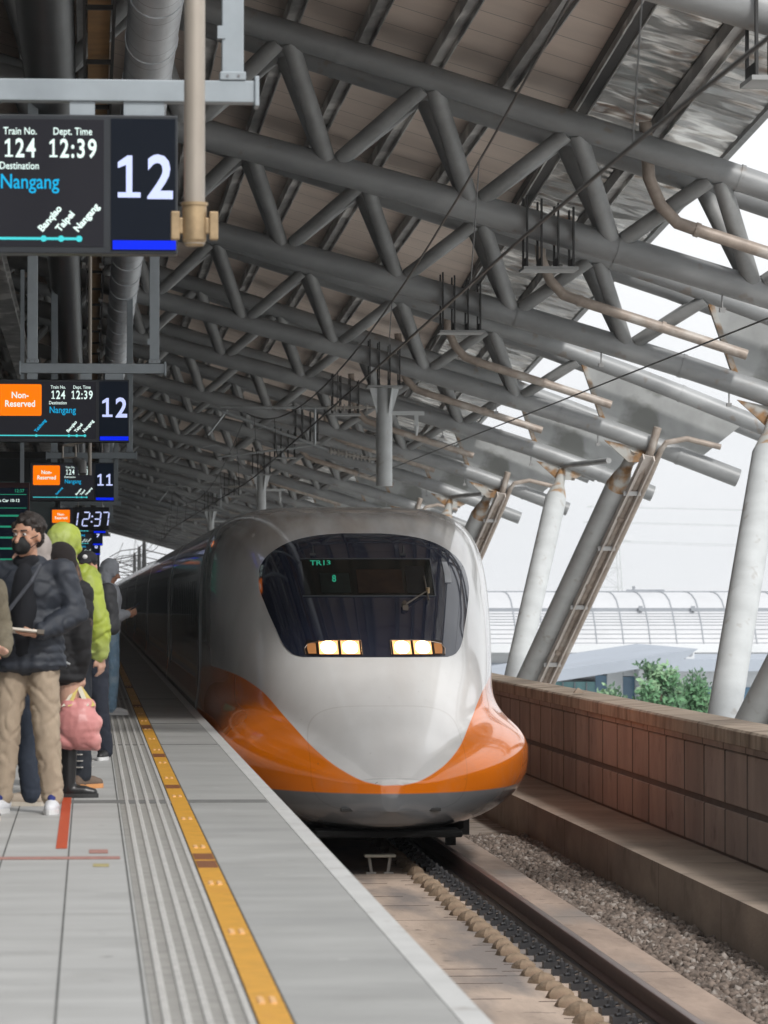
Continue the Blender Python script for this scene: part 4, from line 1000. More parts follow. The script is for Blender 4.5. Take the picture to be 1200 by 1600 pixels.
g = MB(); g.tube((44.0, 9, 10 + H + .4), (44.0, 9, 10 + H + .9), .12, seg=8); g.box(43.4, 46.5, 8.9, 9.1, 10 + H + .42, 10 + H + .62); g.build('roof_rail', mline, hall)
ent = thing('entrance_building', 'low teal glass building with a long pointed grey canopy', 'building', (0, 200, -10))
zz = lambda py, s=30.: 10 + H + (933 - py) / s
xx = lambda px, s=30.: (px - 140) / s
g = MB(); g.prism([(xx(640), zz(1074)), (xx(847), zz(1045)), (xx(1068), zz(1012)), (xx(1039), zz(1033)), (xx(847), zz(1062)), (xx(640), zz(1092))], 1, -6, 16); g.build('pointed_canopy', mgry, ent)
g = MB(); g.box(xx(640), xx(933), 0, 12, 0, zz(1066)); 
g.build('glass_wall', mteal, ent)
g = MB(); g.box(xx(933), xx(951), -.1, 12, 0, zz(1056)); g.box(xx(976), xx(995), -.1, 12, 0, zz(1058)); g.build('blue_window', mblue, ent)
g = MB(); g.box(xx(951), xx(976), -.2, 12, 0, zz(1045)); g.box(xx(976.5), xx(995), -.2, 12, zz(1057), zz(1040)); g.box(xx(995.5), xx(1008), -1.5, 12, 0, zz(1036)); g.build('white_pier', mwht, ent)
g = MB()
for k in range(16): x = xx(640) + .62 * k; g.box(x - .03, x + .03, -.12, -.01, 0, zz(1067))
g.build('glazing_bars', mline, ent)
lb = thing('service_building', 'white low block with a blue-grey slab roof under the long curved roof', 'building', (0, 250, -10))
x2 = lambda px: (px - 140) / 24; z2 = lambda py: 10 + H + (933 - py) / 24
g = MB(); g.box(x2(900), x2(1330), 0, 20, 0, z2(1050)); g.build('wall', mwht, lb)
g = MB(); g.box(x2(880), x2(1340), -2, 21, z2(1049), z2(1030)); g.build('roof_slab', mgry, lb)
g = MB()
for k in range(8): g.box(x2(930 + 45 * k), x2(955 + 45 * k), -.08, -.01, z2(1120), z2(1075))
g.build('window_strip', mblue, lb)
for i, px in enumerate((1054, 1071)):
    a = thing('air_conditioner', ['left white air conditioning unit on the slab roof', 'right white air conditioning unit on the slab roof'][i], 'air conditioner', (x2(px), 248.5, -10 + z2(1030)), group='air conditioners on the low roof')
    g = MB(); g.box(0, .58, 0, .5, .0, .66); bevel(g.build('casing', mwht, a), .02)
    g = MB(); g.tube((.29, -.01, .36), (.29, -.04, .36), .2, seg=16); g.tube((.29, -.04, .36), (.29, -.06, .36), .05, seg=8); g.build('fan_grille', mline, a)
lp = MB(); lp.tube((0, 0, 0), (0, 0, 7.4), .06, .04, 8); lp.box(-.5, .5, -.05, .05, 7.35, 7.45)
def pylon(x, y, label):
    t = thing('power_pylon', label, 'pylon', (x, y, -10))
    g = MB(); zs = [0, 8, 14, 19, 24, 29, 33, 37]; ws_ = [4.6, 4.1, 3.8, 3.5, 3.2, 2.6, 1.8, .5]
    for i in range(len(zs) - 1):
        a, b = ws_[i], ws_[i + 1]
        for sx in (-1, 1):
            for sy in (-1, 1): g.tube((sx * a, sy * a, zs[i]), (sx * b, sy * b, zs[i + 1]), .13, seg=4)
        for s_ in (-1, 1):
            g.tube((-a, s_ * a, zs[i]), (b, s_ * b, zs[i + 1]), .07, seg=4); g.tube((a, s_ * a, zs[i]), (-b, s_ * b, zs[i + 1]), .07, seg=4); g.tube((-b, s_ * b, zs[i + 1]), (b, s_ * b, zs[i + 1]), .08, seg=4)
            g.tube((s_ * a, -a, zs[i]), (s_ * b, b, zs[i + 1]), .07, seg=4)
    g.build('lattice', M['colm'], t)
    g = MB()
    for z, w_ in ((26, 7), (31, 6), (35, 5)):
        for s_ in (-1, 1): g.tube((0, 0, z), (s_ * w_, 0, z), .1, seg=4); g.tube((0, 0, z + 1.2), (s_ * w_, 0, z), .08, seg=4)
    g.build('cross_arms', M['colm'], t)
pylon((950 - 140) / 6.0, 1000, 'faint lattice power pylon rising behind the curved white roof')
g = MB()
for z, w_ in ((26, 7), (31, 6), (35, 5)):
    for s_ in (-1, 1): g.poly([(135 + s_ * w_, 1000, -10 + z), (180 + s_ * w_, 940, -10 + z - 2.5), (235 + s_ * w_, 860, -10 + z)], .05, 4)
tag(g.build('power_lines', M['colm']), 'faint power lines strung from the distant pylon', 'wire', kind='stuff')
# trees
mleaf = [mat('leaf_mid', (.12, .27, .13, 1), .6, var=.4, scale=2), mat('leaf_light', (.26, .42, .24, 1), .6, var=.3, scale=2), mat('leaf_dark', (.08, .16, .09, 1), .6, var=.3, scale=2)]
mbark = mat('bark', (.14, .11, .08, 1), .9, var=.3, scale=6)
def tree(x, y, h, rad, label, seed, palm=False):
    rr = random.Random(seed); t = thing('broadleaf_tree' if not palm else 'palm_tree', label, 'tree', (x, y, -10), group='trees beyond the wall')
    g = MB(); g.poly([(0, 0, 0), (.1, 0, h * .35), (-.05, .1, h * .62), (.05, 0, h * .9)], [.22, .17, .12, .04], 8)
    tips = []
    for k in range(9):
        a = rr.uniform(0, 6.28); z0 = h * rr.uniform(.4, .75); r_ = rad * rr.uniform(.4, .95); e = (r_ * math.cos(a), r_ * math.sin(a), z0 + rr.uniform(.6, 1.9)); g.poly([(0, 0, z0), (e[0] * .5, e[1] * .5, (z0 + e[2]) / 2 + .1), e], [.07, .05, .02], 5); tips.append(e)
    g.build('trunk', mbark, t, smooth=True)
    g = MB()
    cl = [(rr.uniform(-1, 1) * rad * .8, rr.uniform(-1, 1) * rad * .8, h * rr.uniform(.5, .97), rr.uniform(.35, .8)) for _ in range(26)] + [(e[0], e[1], e[2], .6) for e in tips]
    for cx, cy, cz, cr_ in cl:
        k_ = max(.25, 1 - (cz / h - .5) ** 2 * 2.2); cx *= k_; cy *= k_
        mi = rr.choice([0, 0, 1, 2])
        for _ in range(120):
            d = Vector((rr.gauss(0, 1), rr.gauss(0, 1), rr.gauss(0, .8))).normalized() * cr_ * rr.uniform(.3, 1)
            p = Vector((cx, cy, cz)) + d; u_ = Vector((rr.gauss(0, 1), rr.gauss(0, 1), rr.gauss(.6, .8))).normalized(); v_ = u_.orthogonal().normalized()
            L_ = rr.uniform(.16, .34); W_ = L_ * .28
            g.add([p, p + u_ * L_ * .5 + v_ * W_, p + u_ * L_, p + u_ * L_ * .5 - v_ * W_], [(0, 1, 2, 3)], mi)
    o = g.build('crown', mleaf, t, fixn=False)
    return t
tree(23.9, 160, 8.55, 1.15, 'bushy green tree with upright leaves, left one beyond the wall', 1)
tree(25.4, 162, 8.05, 1.1, 'rounder and lower green tree, right one beyond the wall', 2)
tree(22.6, 166, 7.2, .9, 'small tree at the foot of the white building, left of the others', 3)
# far end of the station: catenary masts against the sky
def farmast(x, y, label):
    t = thing('catenary_mast', label, 'mast', (x, y, -1.72), group='catenary masts beyond the end of the canopy')
    g = MB(); g.poly([(0, 0, 0), (0, 0, 8.6)], [.42, .16], 10); g.build('pole', M['black'], t)
    g = MB(); g.tube((0, 0, 7.2), (-3.0, 0, 6.6), .06, seg=6); g.tube((0, 0, 5.6), (-2.8, 0, 6.6), .06, seg=6); g.tube((0, 0, 5.4), (-3.1, 0, 5.5), .05, seg=6); g.tube((0, 0, 7.6), (2.6, 0, 7.0), .06, seg=6); g.poly([(-3.3, 0, 6.9), (-2.2, 0, 7.5), (-.6, 0, 7.7), (0, 0, 8.2)], .05, 6); g.tube((0, 0, 6.2), (2.6, 0, 6.9), .05, seg=6); g.build('cantilever', M['black'], t)
farmast(5.2, 368, 'first dark catenary mast against the bright end of the canopy'); farmast(5.4, 420, 'second dark catenary mast beyond the end of the canopy'); farmast(5.6, 480, 'third and smallest dark catenary mast')
g = MB()
for x, z in ((3.05, 5.2), (3.05, 6.3), (-1.3, 5.2), (-1.3, 6.3), (6.4, 7.0)): g.poly([(x, 352, z), (x, 420, z - .4), (x, 480, z), (x, 560, z - .4), (x, 700, z)], .03, 5)
tag(g.build('far_wires', M['wire']), 'overhead wires continuing beyond the canopy end', 'wire', kind='stuff')
# ================================================================== people
def prim_mesh(prims):
    """closed capsules / ellipsoids / boxes as one overlapping mesh, to be fused by the voxel remesh"""
    g = MB()
    for p in prims:
        if p[0] == 'c':
            _, a, ra, b, rb = p; a = Vector(a); b = Vector(b); d = b - a; L_ = d.length
            if L_ < 1e-5: continue
            d /= L_; u_ = d.orthogonal().normalized(); v_ = d.cross(u_); seg = 14; rings = []
            for q in (-80, -50, -20, 0): rings.append((a + d * (ra * math.sin(R(q))), ra * math.cos(R(q))))
            for q in (0, 20, 50, 80): rings.append((b + d * (rb * math.sin(R(q))), rb * math.cos(R(q))))
            vs = [c + (u_ * math.cos(2 * math.pi * k / seg) + v_ * math.sin(2 * math.pi * k / seg)) * r for c, r in rings for k in range(seg)]
            fs = [(i * seg + k, i * seg + (k + 1) % seg, (i + 1) * seg + (k + 1) % seg, (i + 1) * seg + k) for i in range(7) for k in range(seg)]
            fs += [tuple(range(seg - 1, -1, -1)), tuple(7 * seg + k for k in range(seg))]
            g.add(vs, fs)
        elif p[0] == 'e':
            _, c, r, rot = p; c = Vector(c); Mx = rot.to_matrix() if rot is not None else Matrix.Identity(3); seg, rg = 16, 10
            vs = [c + Mx @ Vector((r[0] * math.sin(math.pi * (i + .5) / rg) * math.cos(2 * math.pi * k / seg), r[1] * math.sin(math.pi * (i + .5) / rg) * math.sin(2 * math.pi * k / seg), r[2] * math.cos(math.pi * (i + .5) / rg))) for i in range(rg) for k in range(seg)]
            fs = [(i * seg + k, (i + 1) * seg + k, (i + 1) * seg + (k + 1) % seg, i * seg + (k + 1) % seg) for i in range(rg - 1) for k in range(seg)]
            fs += [tuple(range(seg)), tuple((rg - 1) * seg + k for k in range(seg - 1, -1, -1))]
            g.add(vs, fs)
    return g
def blob(name, prims, m, parent, voxel=.012, smooth=4, wr=0, wscale=9, wdir=(1, 1, 1), seed=0):
    o = prim_mesh(prims).build(name, m, parent)
    r = o.modifiers.new('r', 'REMESH'); r.mode = 'VOXEL'; r.voxel_size = voxel; r.use_smooth_shade = True
    sm = o.modifiers.new('s', 'SMOOTH'); sm.factor = .6; sm.iterations = smooth
    dg = bpy.context.evaluated_depsgraph_get(); me = bpy.data.meshes.new_from_object(o.evaluated_get(dg))
    o.modifiers.clear(); old = o.data; o.data = me; bpy.data.meshes.remove(old)
    me.name = name
    if wr:
        n = len(me.vertices); co = np.empty(n * 3); me.vertices.foreach_get('co', co); co = co.reshape(-1, 3)
        nm = np.empty(n * 3); me.vertex_normals.foreach_get('vector', nm); nm = nm.reshape(-1, 3)
        wd = Vector(wdir); dd = np.empty(n)
        for i in range(n):
            c = co[i]; q = Vector((c[0] * wd.x, c[1] * wd.y, c[2] * wd.z)) * wscale + Vector((seed * 7.3, 0, 0))
            v = noise.noise(q * .6) * .7 - max(0, 1 - abs(noise.noise(q * .8 + Vector((3, 1, 2)))) * 7) * .8 + max(0, 1 - abs(noise.noise(q * 1.1 + Vector((9, 4, 2)))) * 5) * .5
            dd[i] = v * wr * .62
        co += nm * dd[:, None]; me.vertices.foreach_set('co', co.reshape(-1)); me.update()
    me.polygons.foreach_set('use_smooth', [True] * len(me.polygons))
    return o
SK = {'a': mat('skin_warm', (.50, .27, .18, 1), .5, var=.08, scale=12), 'b': mat('skin_pale', (.58, .35, .26, 1), .5, var=.08, scale=12)}
for m_ in SK.values(): m_.node_tree.nodes['Principled BSDF'].inputs['Subsurface Weight'].default_value = .08
def cloth(name, c, rough=.85, **k): return mat(name, c, rough, var=k.pop('var', .2), scale=k.pop('scale', 14), bump=.0015, bscale=160, **k)
mhair = mat('hair_dark', (.018, .011, .008, 1), .55, var=.5, scale=30, bump=.006, bscale=60)
mhairb = mat('hair_brown', (.045, .022, .013, 1), .5, var=.6, scale=12, stretch=(6, 6, 1), col2=(.16, .075, .035, 1), c2pos=(.5, .7), bump=.004, bscale=50)
meye = mat('eye_white', (.6, .58, .55, 1), .2); mpup = mat('eye_dark', (.02, .01, .008, 1), .2); mlip = mat('lip', (.38, .13, .10, 1), .5)
def V3(*a): return Vector(a)
def head_prims(hc, yaw, pitch=0, s=1.0):
    Mx = Matrix.Rotation(R(yaw), 3, 'Z') @ Matrix.Rotation(R(pitch), 3, 'X')
    P = lambda x, y, z: hc + Mx @ V3(x, y, z) * s
    rot = Mx.to_quaternion()
    pr = [('e', P(0, -.012, .025), (.077 * s, .095 * s, .098 * s), rot), ('e', P(0, .022, -.045), (.058 * s, .070 * s, .075 * s), rot), ('c', P(0, .055, -.098), .024 * s, P(0, .045, -.085), .03 * s),
          ('c', P(0, .085, .015), .010 * s, P(0, .112, -.030), .015 * s), ('c', P(-.015, .093, -.034), .010 * s, P(.015, .093, -.034), .010 * s),
          ('c', P(-.045, .072, .035), .012 * s, P(.045, .072, .035), .012 * s), ('c', P(-.020, .083, -.066), .009 * s, P(.020, .083, -.066), .009 * s)]
    for q in (-1, 1):
        pr += [('e', P(q * .079, -.005, -.005), (.011 * s, .020 * s, .032 * s), rot), ('c', P(q * .045, .060, -.02), .020 * s, P(q * .05, .05, -.03), .020 * s)]
    return pr, P, rot
def hand_prims(w_, d, n, side, curl=45, s=1.0):
    d = Vector(d).normalized(); n = (Vector(n) - d * Vector(n).dot(d)).normalized(); w = d.cross(n) * side; w_ = Vector(w_)
    pr = [('c', w_ - d * .01, .026 * s, w_ + d * .03 * s, .027 * s)]
    for o_ in (-.022, 0, .022): pr.append(('c', w_ + d * .03 * s + w * o_ * s, .016 * s, w_ + d * .085 * s + w * o_ * 1.15 * s, .014 * s))
    for o_, l in zip((-.034, -.0115, .0115, .034), (.058, .070, .076, .068)):
        r0 = w_ + d * .088 * s + w * o_ * s; a1 = R(curl * .5); a2 = R(curl * 1.3)
        d1 = d * math.cos(a1) + n * math.sin(a1); d2 = d * math.cos(a2) + n * math.sin(a2)
        k = r0 + d1 * l * .5 * s; pr += [('c', r0 - d * .01, .0095 * s, k, .0085 * s), ('c', k, .0085 * s, k + d2 * l * .5 * s, .0075 * s)]
    t0 = w_ + w * .030 * s + d * .02 * s; t1 = t0 + (w * .6 + d * .7 + n * .35).normalized() * .042 * s; t2 = t1 + (d + n * .5).normalized() * .03 * s
    pr += [('c', t0, .014 * s, t1, .011 * s), ('c', t1, .011 * s, t2, .009 * s)]
    return pr
def person(label, X_, Y_, ht, face, skin, arms, head_yaw=0, head_pitch=0, legs=None, top=None, bottom=None, shoes=None, voxel=.008, wide=1.0, eyes=True, skirt_len=None, feet_dir=None, group='people queueing on the platform'):
    """arms: {side: (elbow, wrist, hand_dir, palm_normal, curl)} in body coordinates (forward +y) for a 1.75 m body"""
    t = thing('person', label, 'person', (X_, Y_, 0), R(face), group)
    k = ht / 1.75; pr = []
    J = dict(neck=V3(0, -.01, 1.46), chest=V3(0, 0, 1.28), waist=V3(0, .0, 1.06), pel=V3(0, 0, .94), head=V3(0, .02, 1.625))
    L_ = legs or {-1: (V3(-.10, .02, .49), V3(-.11, -.03, .08)), 1: (V3(.10, .03, .49), V3(.12, .0, .08))}
    fd = feet_dir or {-1: V3(-.12, 1, 0), 1: V3(.15, 1, 0)}
    hp, HP, hrot = head_prims(J['head'], head_yaw, head_pitch)
    pr += hp + [('c', J['neck'] - V3(0, 0, .05), .062, J['head'] + V3(0, -.02, -.06), .055), ('e', V3(0, 0, 1.30), (.165 * wide, .10, .17), None), ('e', V3(0, 0, 1.08), (.135 * wide, .09, .14), None), ('e', V3(0, -.01, .94), (.16 * wide, .105, .13), None),
                ('c', V3(-.12 * wide, 0, 1.41), .055, V3(.12 * wide, 0, 1.41), .055)]
    SHD = {}
    for s in (-1, 1):
        kn, an = L_[s]; hip = V3(s * .092, 0, .90)
        pr += [('c', hip, .088, kn, .056), ('c', kn, .056, kn.lerp(an, .35), .056), ('c', kn.lerp(an, .35), .055, an, .036), ('c', an - V3(0, 0, .02), .035, an + fd[s].normalized() * .13 - V3(0, 0, .045), .028)]
        sh = V3(s * .19 * wide, 0, 1.415); SHD[s] = sh
        if arms.get(s):
            el, wr = Vector(arms[s][0]), Vector(arms[s][1])
            pr += [('c', sh, .054, el, .040), ('c', el, .042, el.lerp(wr, .3), .041), ('c', el.lerp(wr, .3), .040, wr, .026)] + hand_prims(wr, arms[s][2], arms[s][3], -s, arms[s][4])
    def sc(pr_):
        out = []
        for p in pr_:
            if p[0] == 'c': out.append(('c', Vector(p[1]) * k, p[2] * k, Vector(p[3]) * k, p[4] * k))
            else: out.append(('e', Vector(p[1]) * k, tuple(r_ * k for r_ in p[2]), p[3]))
        return out
    body = blob('body', sc(pr), SK[skin], t, voxel=voxel * k, smooth=3)
    if eyes:
        for s in (-1, 1):
            g = prim_mesh(sc([('e', HP(s * .031, .078, .012), (.013, .009, .009), hrot)])); g.build('eye', meye, t, smooth=True)
            g = prim_mesh(sc([('e', HP(s * .031, .086, .012), (.006, .004, .006), hrot)])); g.build('pupil', mpup, t, smooth=True)
            g = prim_mesh(sc([('c', HP(s * .017, .090, .034), .005, HP(s * .048, .078, .036), .004)])); g.build('eyebrow', mhair, t, smooth=True)
    ctx = dict(t=t, k=k, J=J, HP=HP, hrot=hrot, SH=SHD, L=L_, fd=fd, arms=arms, sc=sc, wide=wide)
    return ctx
def trousers(c, m, r=(.115, .085, .072), wr=.012, name='trousers', seed=0, to=1.0):
    pr = [('e', V3(0, -.01, .96), (.175 * c['wide'], .125, .14), None)]
    for s in (-1, 1):
        kn, an = c['L'][s]; hip = V3(s * .09, 0, .90); e = kn.lerp(an, to)
        pr += [('c', hip, r[0], kn, r[1]), ('c', kn, r[1], e + V3(0, 0, .02), r[2]), ('c', e, r[2], e - V3(0, 0, .005), r[2])]
    return blob(name, c['sc'](pr), m, c['t'], voxel=.013, smooth=3, wr=wr, wscale=9, wdir=(1, 1, .9), seed=seed)
def jacket(c, m, hem=.86, puff=.03, arm=.075, cuff=.05, wr=.012, name='jacket', seed=0, hemw=.20, collar=True, sleeves=1.0, extra=()):
    w_ = c['wide']
    pr = [('e', V3(0, .0, 1.30), (.185 * w_ + puff, .125 + puff, .19), None), ('e', V3(0, 0, 1.10), (.17 * w_ + puff, .125 + puff, .20), None), ('c', V3(-.13 * w_, 0, 1.41), .07 + puff * .5, V3(.13 * w_, 0, 1.41), .07 + puff * .5)]
    nn = 6
    for i in range(nn + 1):
        z = hem + .03 + (1.12 - hem) * i / nn; rr_ = hemw + (.17 + puff - hemw) * i / nn; pr.append(('e', V3(0, 0, z), (rr_ * w_, rr_ * .74, .06), None))
    if collar: pr += [('c', V3(-.05, -.03, 1.475), .05, V3(.05, -.03, 1.475), .05), ('c', V3(-.055, .02, 1.46), .04, V3(.055, .02, 1.46), .04)]
    for s in (-1, 1):
        a = c['arms'].get(s)
        if a:
            el, wr_ = Vector(a[0]), Vector(a[1]); sh = c['SH'][s]; e = el.lerp(wr_, .93 * sleeves)
            pr += [('c', sh, arm + .012, sh.lerp(el, .5), arm + .005), ('c', sh.lerp(el, .5), arm + .004, el, arm - .004), ('c', el, arm - .002, el.lerp(wr_, .55), arm - .008), ('c', el.lerp(wr_, .5), arm - .012, e, cuff)]
    pr += list(extra)
    return blob(name, c['sc'](pr), m, c['t'], voxel=.013, smooth=4, wr=wr, wscale=8, wdir=(1, 1, 1.4), seed=seed)
def shoes(c, m, sole, high=0, lace=None, white_toe=None):
    for s in (-1, 1):
        kn, an = c['L'][s]; f = c['fd'][s].normalized(); a = V3(an.x, an.y, 0)
        pr = [('c', a + V3(0, 0, .085) - f * .02, .044, a + V3(0, 0, .05) - f * .045, .038), ('c', a + V3(0, 0, .05), .046, a + f * .11 + V3(0, 0, .045), .040), ('c', a + f * .10 + V3(0, 0, .042), .042, a + f * .165 + V3(0, 0, .036), .032)]
        if high: pr += [('c', a + V3(0, 0, .08) - f * .01, .052, V3(*(kn.lerp(an, 1 - high))) + V3(0, 0, 0), .062)]
        o = blob('shoe', c['sc'](pr), m, c['t'], voxel=.009, smooth=3)
        g = MB(); side = V3(f.y, -f.x, 0); pts = []
        for q in range(20):
            th = 2 * math.pi * q / 20; ww = .044 + .008 * math.cos(th); pts.append(a + f * (.055 + .148 * math.cos(th)) + side * ww * math.sin(th))
        pts = [p * c['k'] for p in pts]; n = len(pts)
        g.add([(p.x, p.y, .001) for p in pts] + [(p.x, p.y, .03 * c['k']) for p in pts], [tuple(range(n)), tuple(range(2 * n - 1, n - 1, -1))] + [(i, i + n, (i + 1) % n + n, (i + 1) % n) for i in range(n)])
        g.build('sole', sole, o)
        if lace:
            pr = [('e', a + f * .06 + V3(0, 0, .092), (.028, .028, .018), None), ('c', a + f * .02 + V3(0, 0, .11), .03, a + f * .09 + V3(0, 0, .08), .018)]
            blob('lace_panel', c['sc'](pr), lace, o, voxel=.008, smooth=2)
def hair(c, m, style='short', seed=0):
    HP, rot = c['HP'], c['hrot']; pr = [('e', HP(0, -.022, .045), (.086, .098, .095), rot), ('e', HP(0, -.05, .0), (.080, .075, .085), rot)]
    wr, ws = .006, 40
    if style == 'curly':
        rr_ = random.Random(3); pr = [('e', HP(0, -.030, .050), (.088, .098, .092), rot), ('e', HP(0, -.055, .0), (.080, .066, .075), rot)]
        for _ in range(60):
            v = V3(rr_.gauss(0, 1), rr_.gauss(-.5, .9), abs(rr_.gauss(.3, .8))).normalized(); pr.append(('e', HP(v.x * .083, -.022 + v.y * .092, .045 + v.z * .088), (.022, .022, .022), rot))
        wr = .010; ws = 45
    if style == 'long':
        pr += [('c', HP(-.06, -.06, -.02), .06, HP(-.07, -.13, -.22), .06), ('c', HP(.05, -.06, -.02), .06, HP(.06, -.13, -.22), .06), ('c', HP(0, -.12, -.16), .09, HP(.02, -.20, -.42), .08), ('c', HP(.02, -.20, -.42), .08, HP(.05, -.21, -.64), .035)]
    return blob('hair', c['sc'](pr), m, c['t'], voxel=.010, smooth=2, wr=wr, wscale=ws, wdir=(1.4, 1.4, .5) if style == 'long' else (1, 1, 1), seed=seed)
def hood(c, m, name='hood', big=1.0, seed=2):
    HP, rot = c['HP'], c['hrot']
    pr = [('e', HP(0, -.030, .035), (.105 * big, .112 * big, .118 * big), rot), ('e', HP(0, -.055, -.06), (.10 * big, .085 * big, .12), rot), ('c', HP(-.07, -.03, -.12), .05, HP(.07, -.03, -.12), .05), ('c', HP(-.08, .02, -.02), .03 * big, HP(-.05, .03, .10), .03 * big), ('c', HP(.08, .02, -.02), .03 * big, HP(.05, .03, .10), .03 * big), ('c', HP(-.05, .03, .10), .03, HP(.05, .03, .10), .03)]
    return blob(name, c['sc'](pr), m, c['t'], voxel=.011, smooth=3, wr=.008, wscale=14, seed=seed)
white_sole = mat('sole_white', (.62, .62, .62, 1), .6, var=.1); dark_sole = mat('sole_dark', (.03, .03, .03, 1), .7); gum = mat('sole_orange', (.62, .28, .10, 1), .6); beige_sole = mat('sole_beige', (.5, .45, .38, 1), .6)
stand = {-1: (V3(-.115, .015, .49), V3(-.145, -.03, .08)), 1: (V3(.115, .02, .49), V3(.15, .0, .08))}

# curly haired man in the navy jacket (faces the camera, head turned to the left of the picture)
am = {1: ((.235, -.03, 1.14), (.10, .235, 1.03), (-1, .25, -.06), (0, -.3, -1), 35), -1: ((-.27, .02, 1.13), (-.16, .24, 1.05), (.9, .5, 0), (0, -.2, -1), 40)}
# in body coordinates -x is the picture's right when he faces us
am = {-1: ((-.29, -.02, 1.17), (-.115, .22, 1.06), (1, .30, -.02), (0, .1, 1), 30), 1: ((.27, .0, 1.14), (.20, .20, .96), (-.5, .9, -.1), (-1, 0, 0), 50)}
c = person('man with curly dark hair, black mask, navy padded jacket and khaki trousers, holding papers', -.385, 24.1, 1.86, 168, 'a', am, head_yaw=-20, legs=stand, voxel=.0065, wide=1.10)
navy = cloth('navy_jacket', (.020, .025, .036, 1), .6, col2=(.036, .043, .058, 1), c2pos=(.5, .7)); black_k = cloth('black_knit', (.008, .009, .013, 1), .9)
jacket(c, navy, hem=.84, puff=.020, arm=.074, cuff=.054, wr=.018, seed=1, hemw=.222)
khaki = cloth('khaki_cotton', (.36, .285, .21, 1), .85, var=.12)
trousers(c, khaki, r=(.104, .080, .068), wr=.020, seed=4, to=.93)
hair(c, mhair, 'curly')
blob('sweater', c['sc']([('e', V3(0, .095, 1.22), (.085, .085, .25), None), ('c', V3(-.035, .03, 1.475), .048, V3(.035, .03, 1.475), .048), ('c', V3(0, .12, 1.2), .06, V3(0, .115, .95), .05)]), black_k, c['t'], voxel=.010, smooth=3)
HP, rot = c['HP'], c['hrot']
msk = blob('face_mask', c['sc']([('e', HP(0, .062, -.052), (.060, .052, .058), rot), ('c', HP(0, .10, -.03), .020, HP(0, .098, -.075), .022)]), cloth('mask_black', (.008, .008, .008, 1), .7), c['t'], voxel=.007, smooth=3)
g = MB()
for s in (-1, 1): g.poly([HP(s * .05, .075, -.02) * c['k'], HP(s * .078, .03, .0) * c['k'], HP(s * .084, -.012, .018) * c['k']], .003, 5); g.poly([HP(s * .05, .065, -.075) * c['k'], HP(s * .078, .02, -.04) * c['k'], HP(s * .082, -.015, -.025) * c['k']], .003, 5)
g.build('mask_strap', black_k, msk)
g = MB(); kk = c['k']; g.poly([V3(-.10, .11, 1.46) * kk, V3(-.06, .175, 1.36) * kk, V3(.06, .205, 1.20) * kk, V3(.20, .19, 1.08) * kk, V3(.26, .10, .98) * kk], .013, 6)
shb = thing('shoulder_bag', 'dark shoulder bag with a thin grey strap worn across the curly haired man', 'bag', tuple(c['t'].location), R(168))
g.build('strap', cloth('strap_grey', (.07, .075, .09, 1)), shb)
blob('bag_body', [('c', (.30, -.02, .98), .06, (.30, .10, .96), .06), ('c', (.31, -.02, .86), .06, (.31, .10, .84), .06)], black_k, shb, voxel=.012)
shoes(c, mat('sneaker_white', (.62, .63, .66, 1), .5, var=.08), white_sole, lace=cloth('lace_blue', (.02, .03, .16, 1)))
# paper booklet in his hand
pb = thing('booklet', 'small stack of pale papers held by the curly haired man', 'papers', (0, 0, 0))
wr_ = c['t'].matrix_basis @ (V3(-.115 + .085, .22 + .045, 1.062) * kk)
pb.location = wr_; pb.rotation_euler = (R(12), R(-6), R(168 + 15))
g = MB(); g.box(-.085, .10, -.055, .06, .004, .018); bevel(g.build('pages', mat('paper', (.68, .62, .54, 1), .7, var=.1), pb), .002)
g = MB(); g.box(-.13, -.086, -.05, .055, -.004, .022); g.build('cover', mat('cover_brown', (.10, .08, .06, 1), .6), pb)

# person at the left edge (only a sleeve, a leg and a shoe show)
c = person('person mostly cut off by the left edge, olive sleeve, beige trousers and black shoes', -.76, 23.4, 1.72, 200, 'b', {-1: ((-.25, 0, 1.16), (-.20, .20, 1.04), (.6, .8, 0), (0, 0, 1), 40), 1: ((.25, 0, 1.15), (.22, .1, .92), (0, .3, -1), (-1, 0, 0), 35)}, head_yaw=20, legs=stand, voxel=.010)
jacket(c, cloth('olive_coat', (.17, .145, .10, 1)), hem=.86, seed=8, wr=.014); trousers(c, cloth('beige_trousers', (.38, .31, .23, 1)), seed=9); hair(c, mhair); shoes(c, cloth('shoe_black', (.012, .012, .014, 1), .5), beige_sole)
# person between the man and the woman
am0 = {s: ((s * .25, -.02, 1.13), (s * .25, .06, .88), (0, .2, -1), (-s, 0, 0), 35) for s in (-1, 1)}
c = person('person in pale grey hood and long beige coat, mostly hidden behind the curly haired man', -.365, 25.1, 1.76, 75, 'b', am0, voxel=.010, legs=stand)
bei = cloth('beige_coat', (.42, .36, .29, 1), .85, var=.1)
jacket(c, bei, hem=.72, seed=3, hemw=.22, wr=.014); hood(c, cloth('pale_hood', (.34, .30, .28, 1))); trousers(c, cloth('dark_jeans', (.020, .028, .045, 1)), seed=5, r=(.11, .08, .07)); shoes(c, cloth('shoe_beige', (.42, .35, .28, 1)), beige_sole); hair(c, mhair)
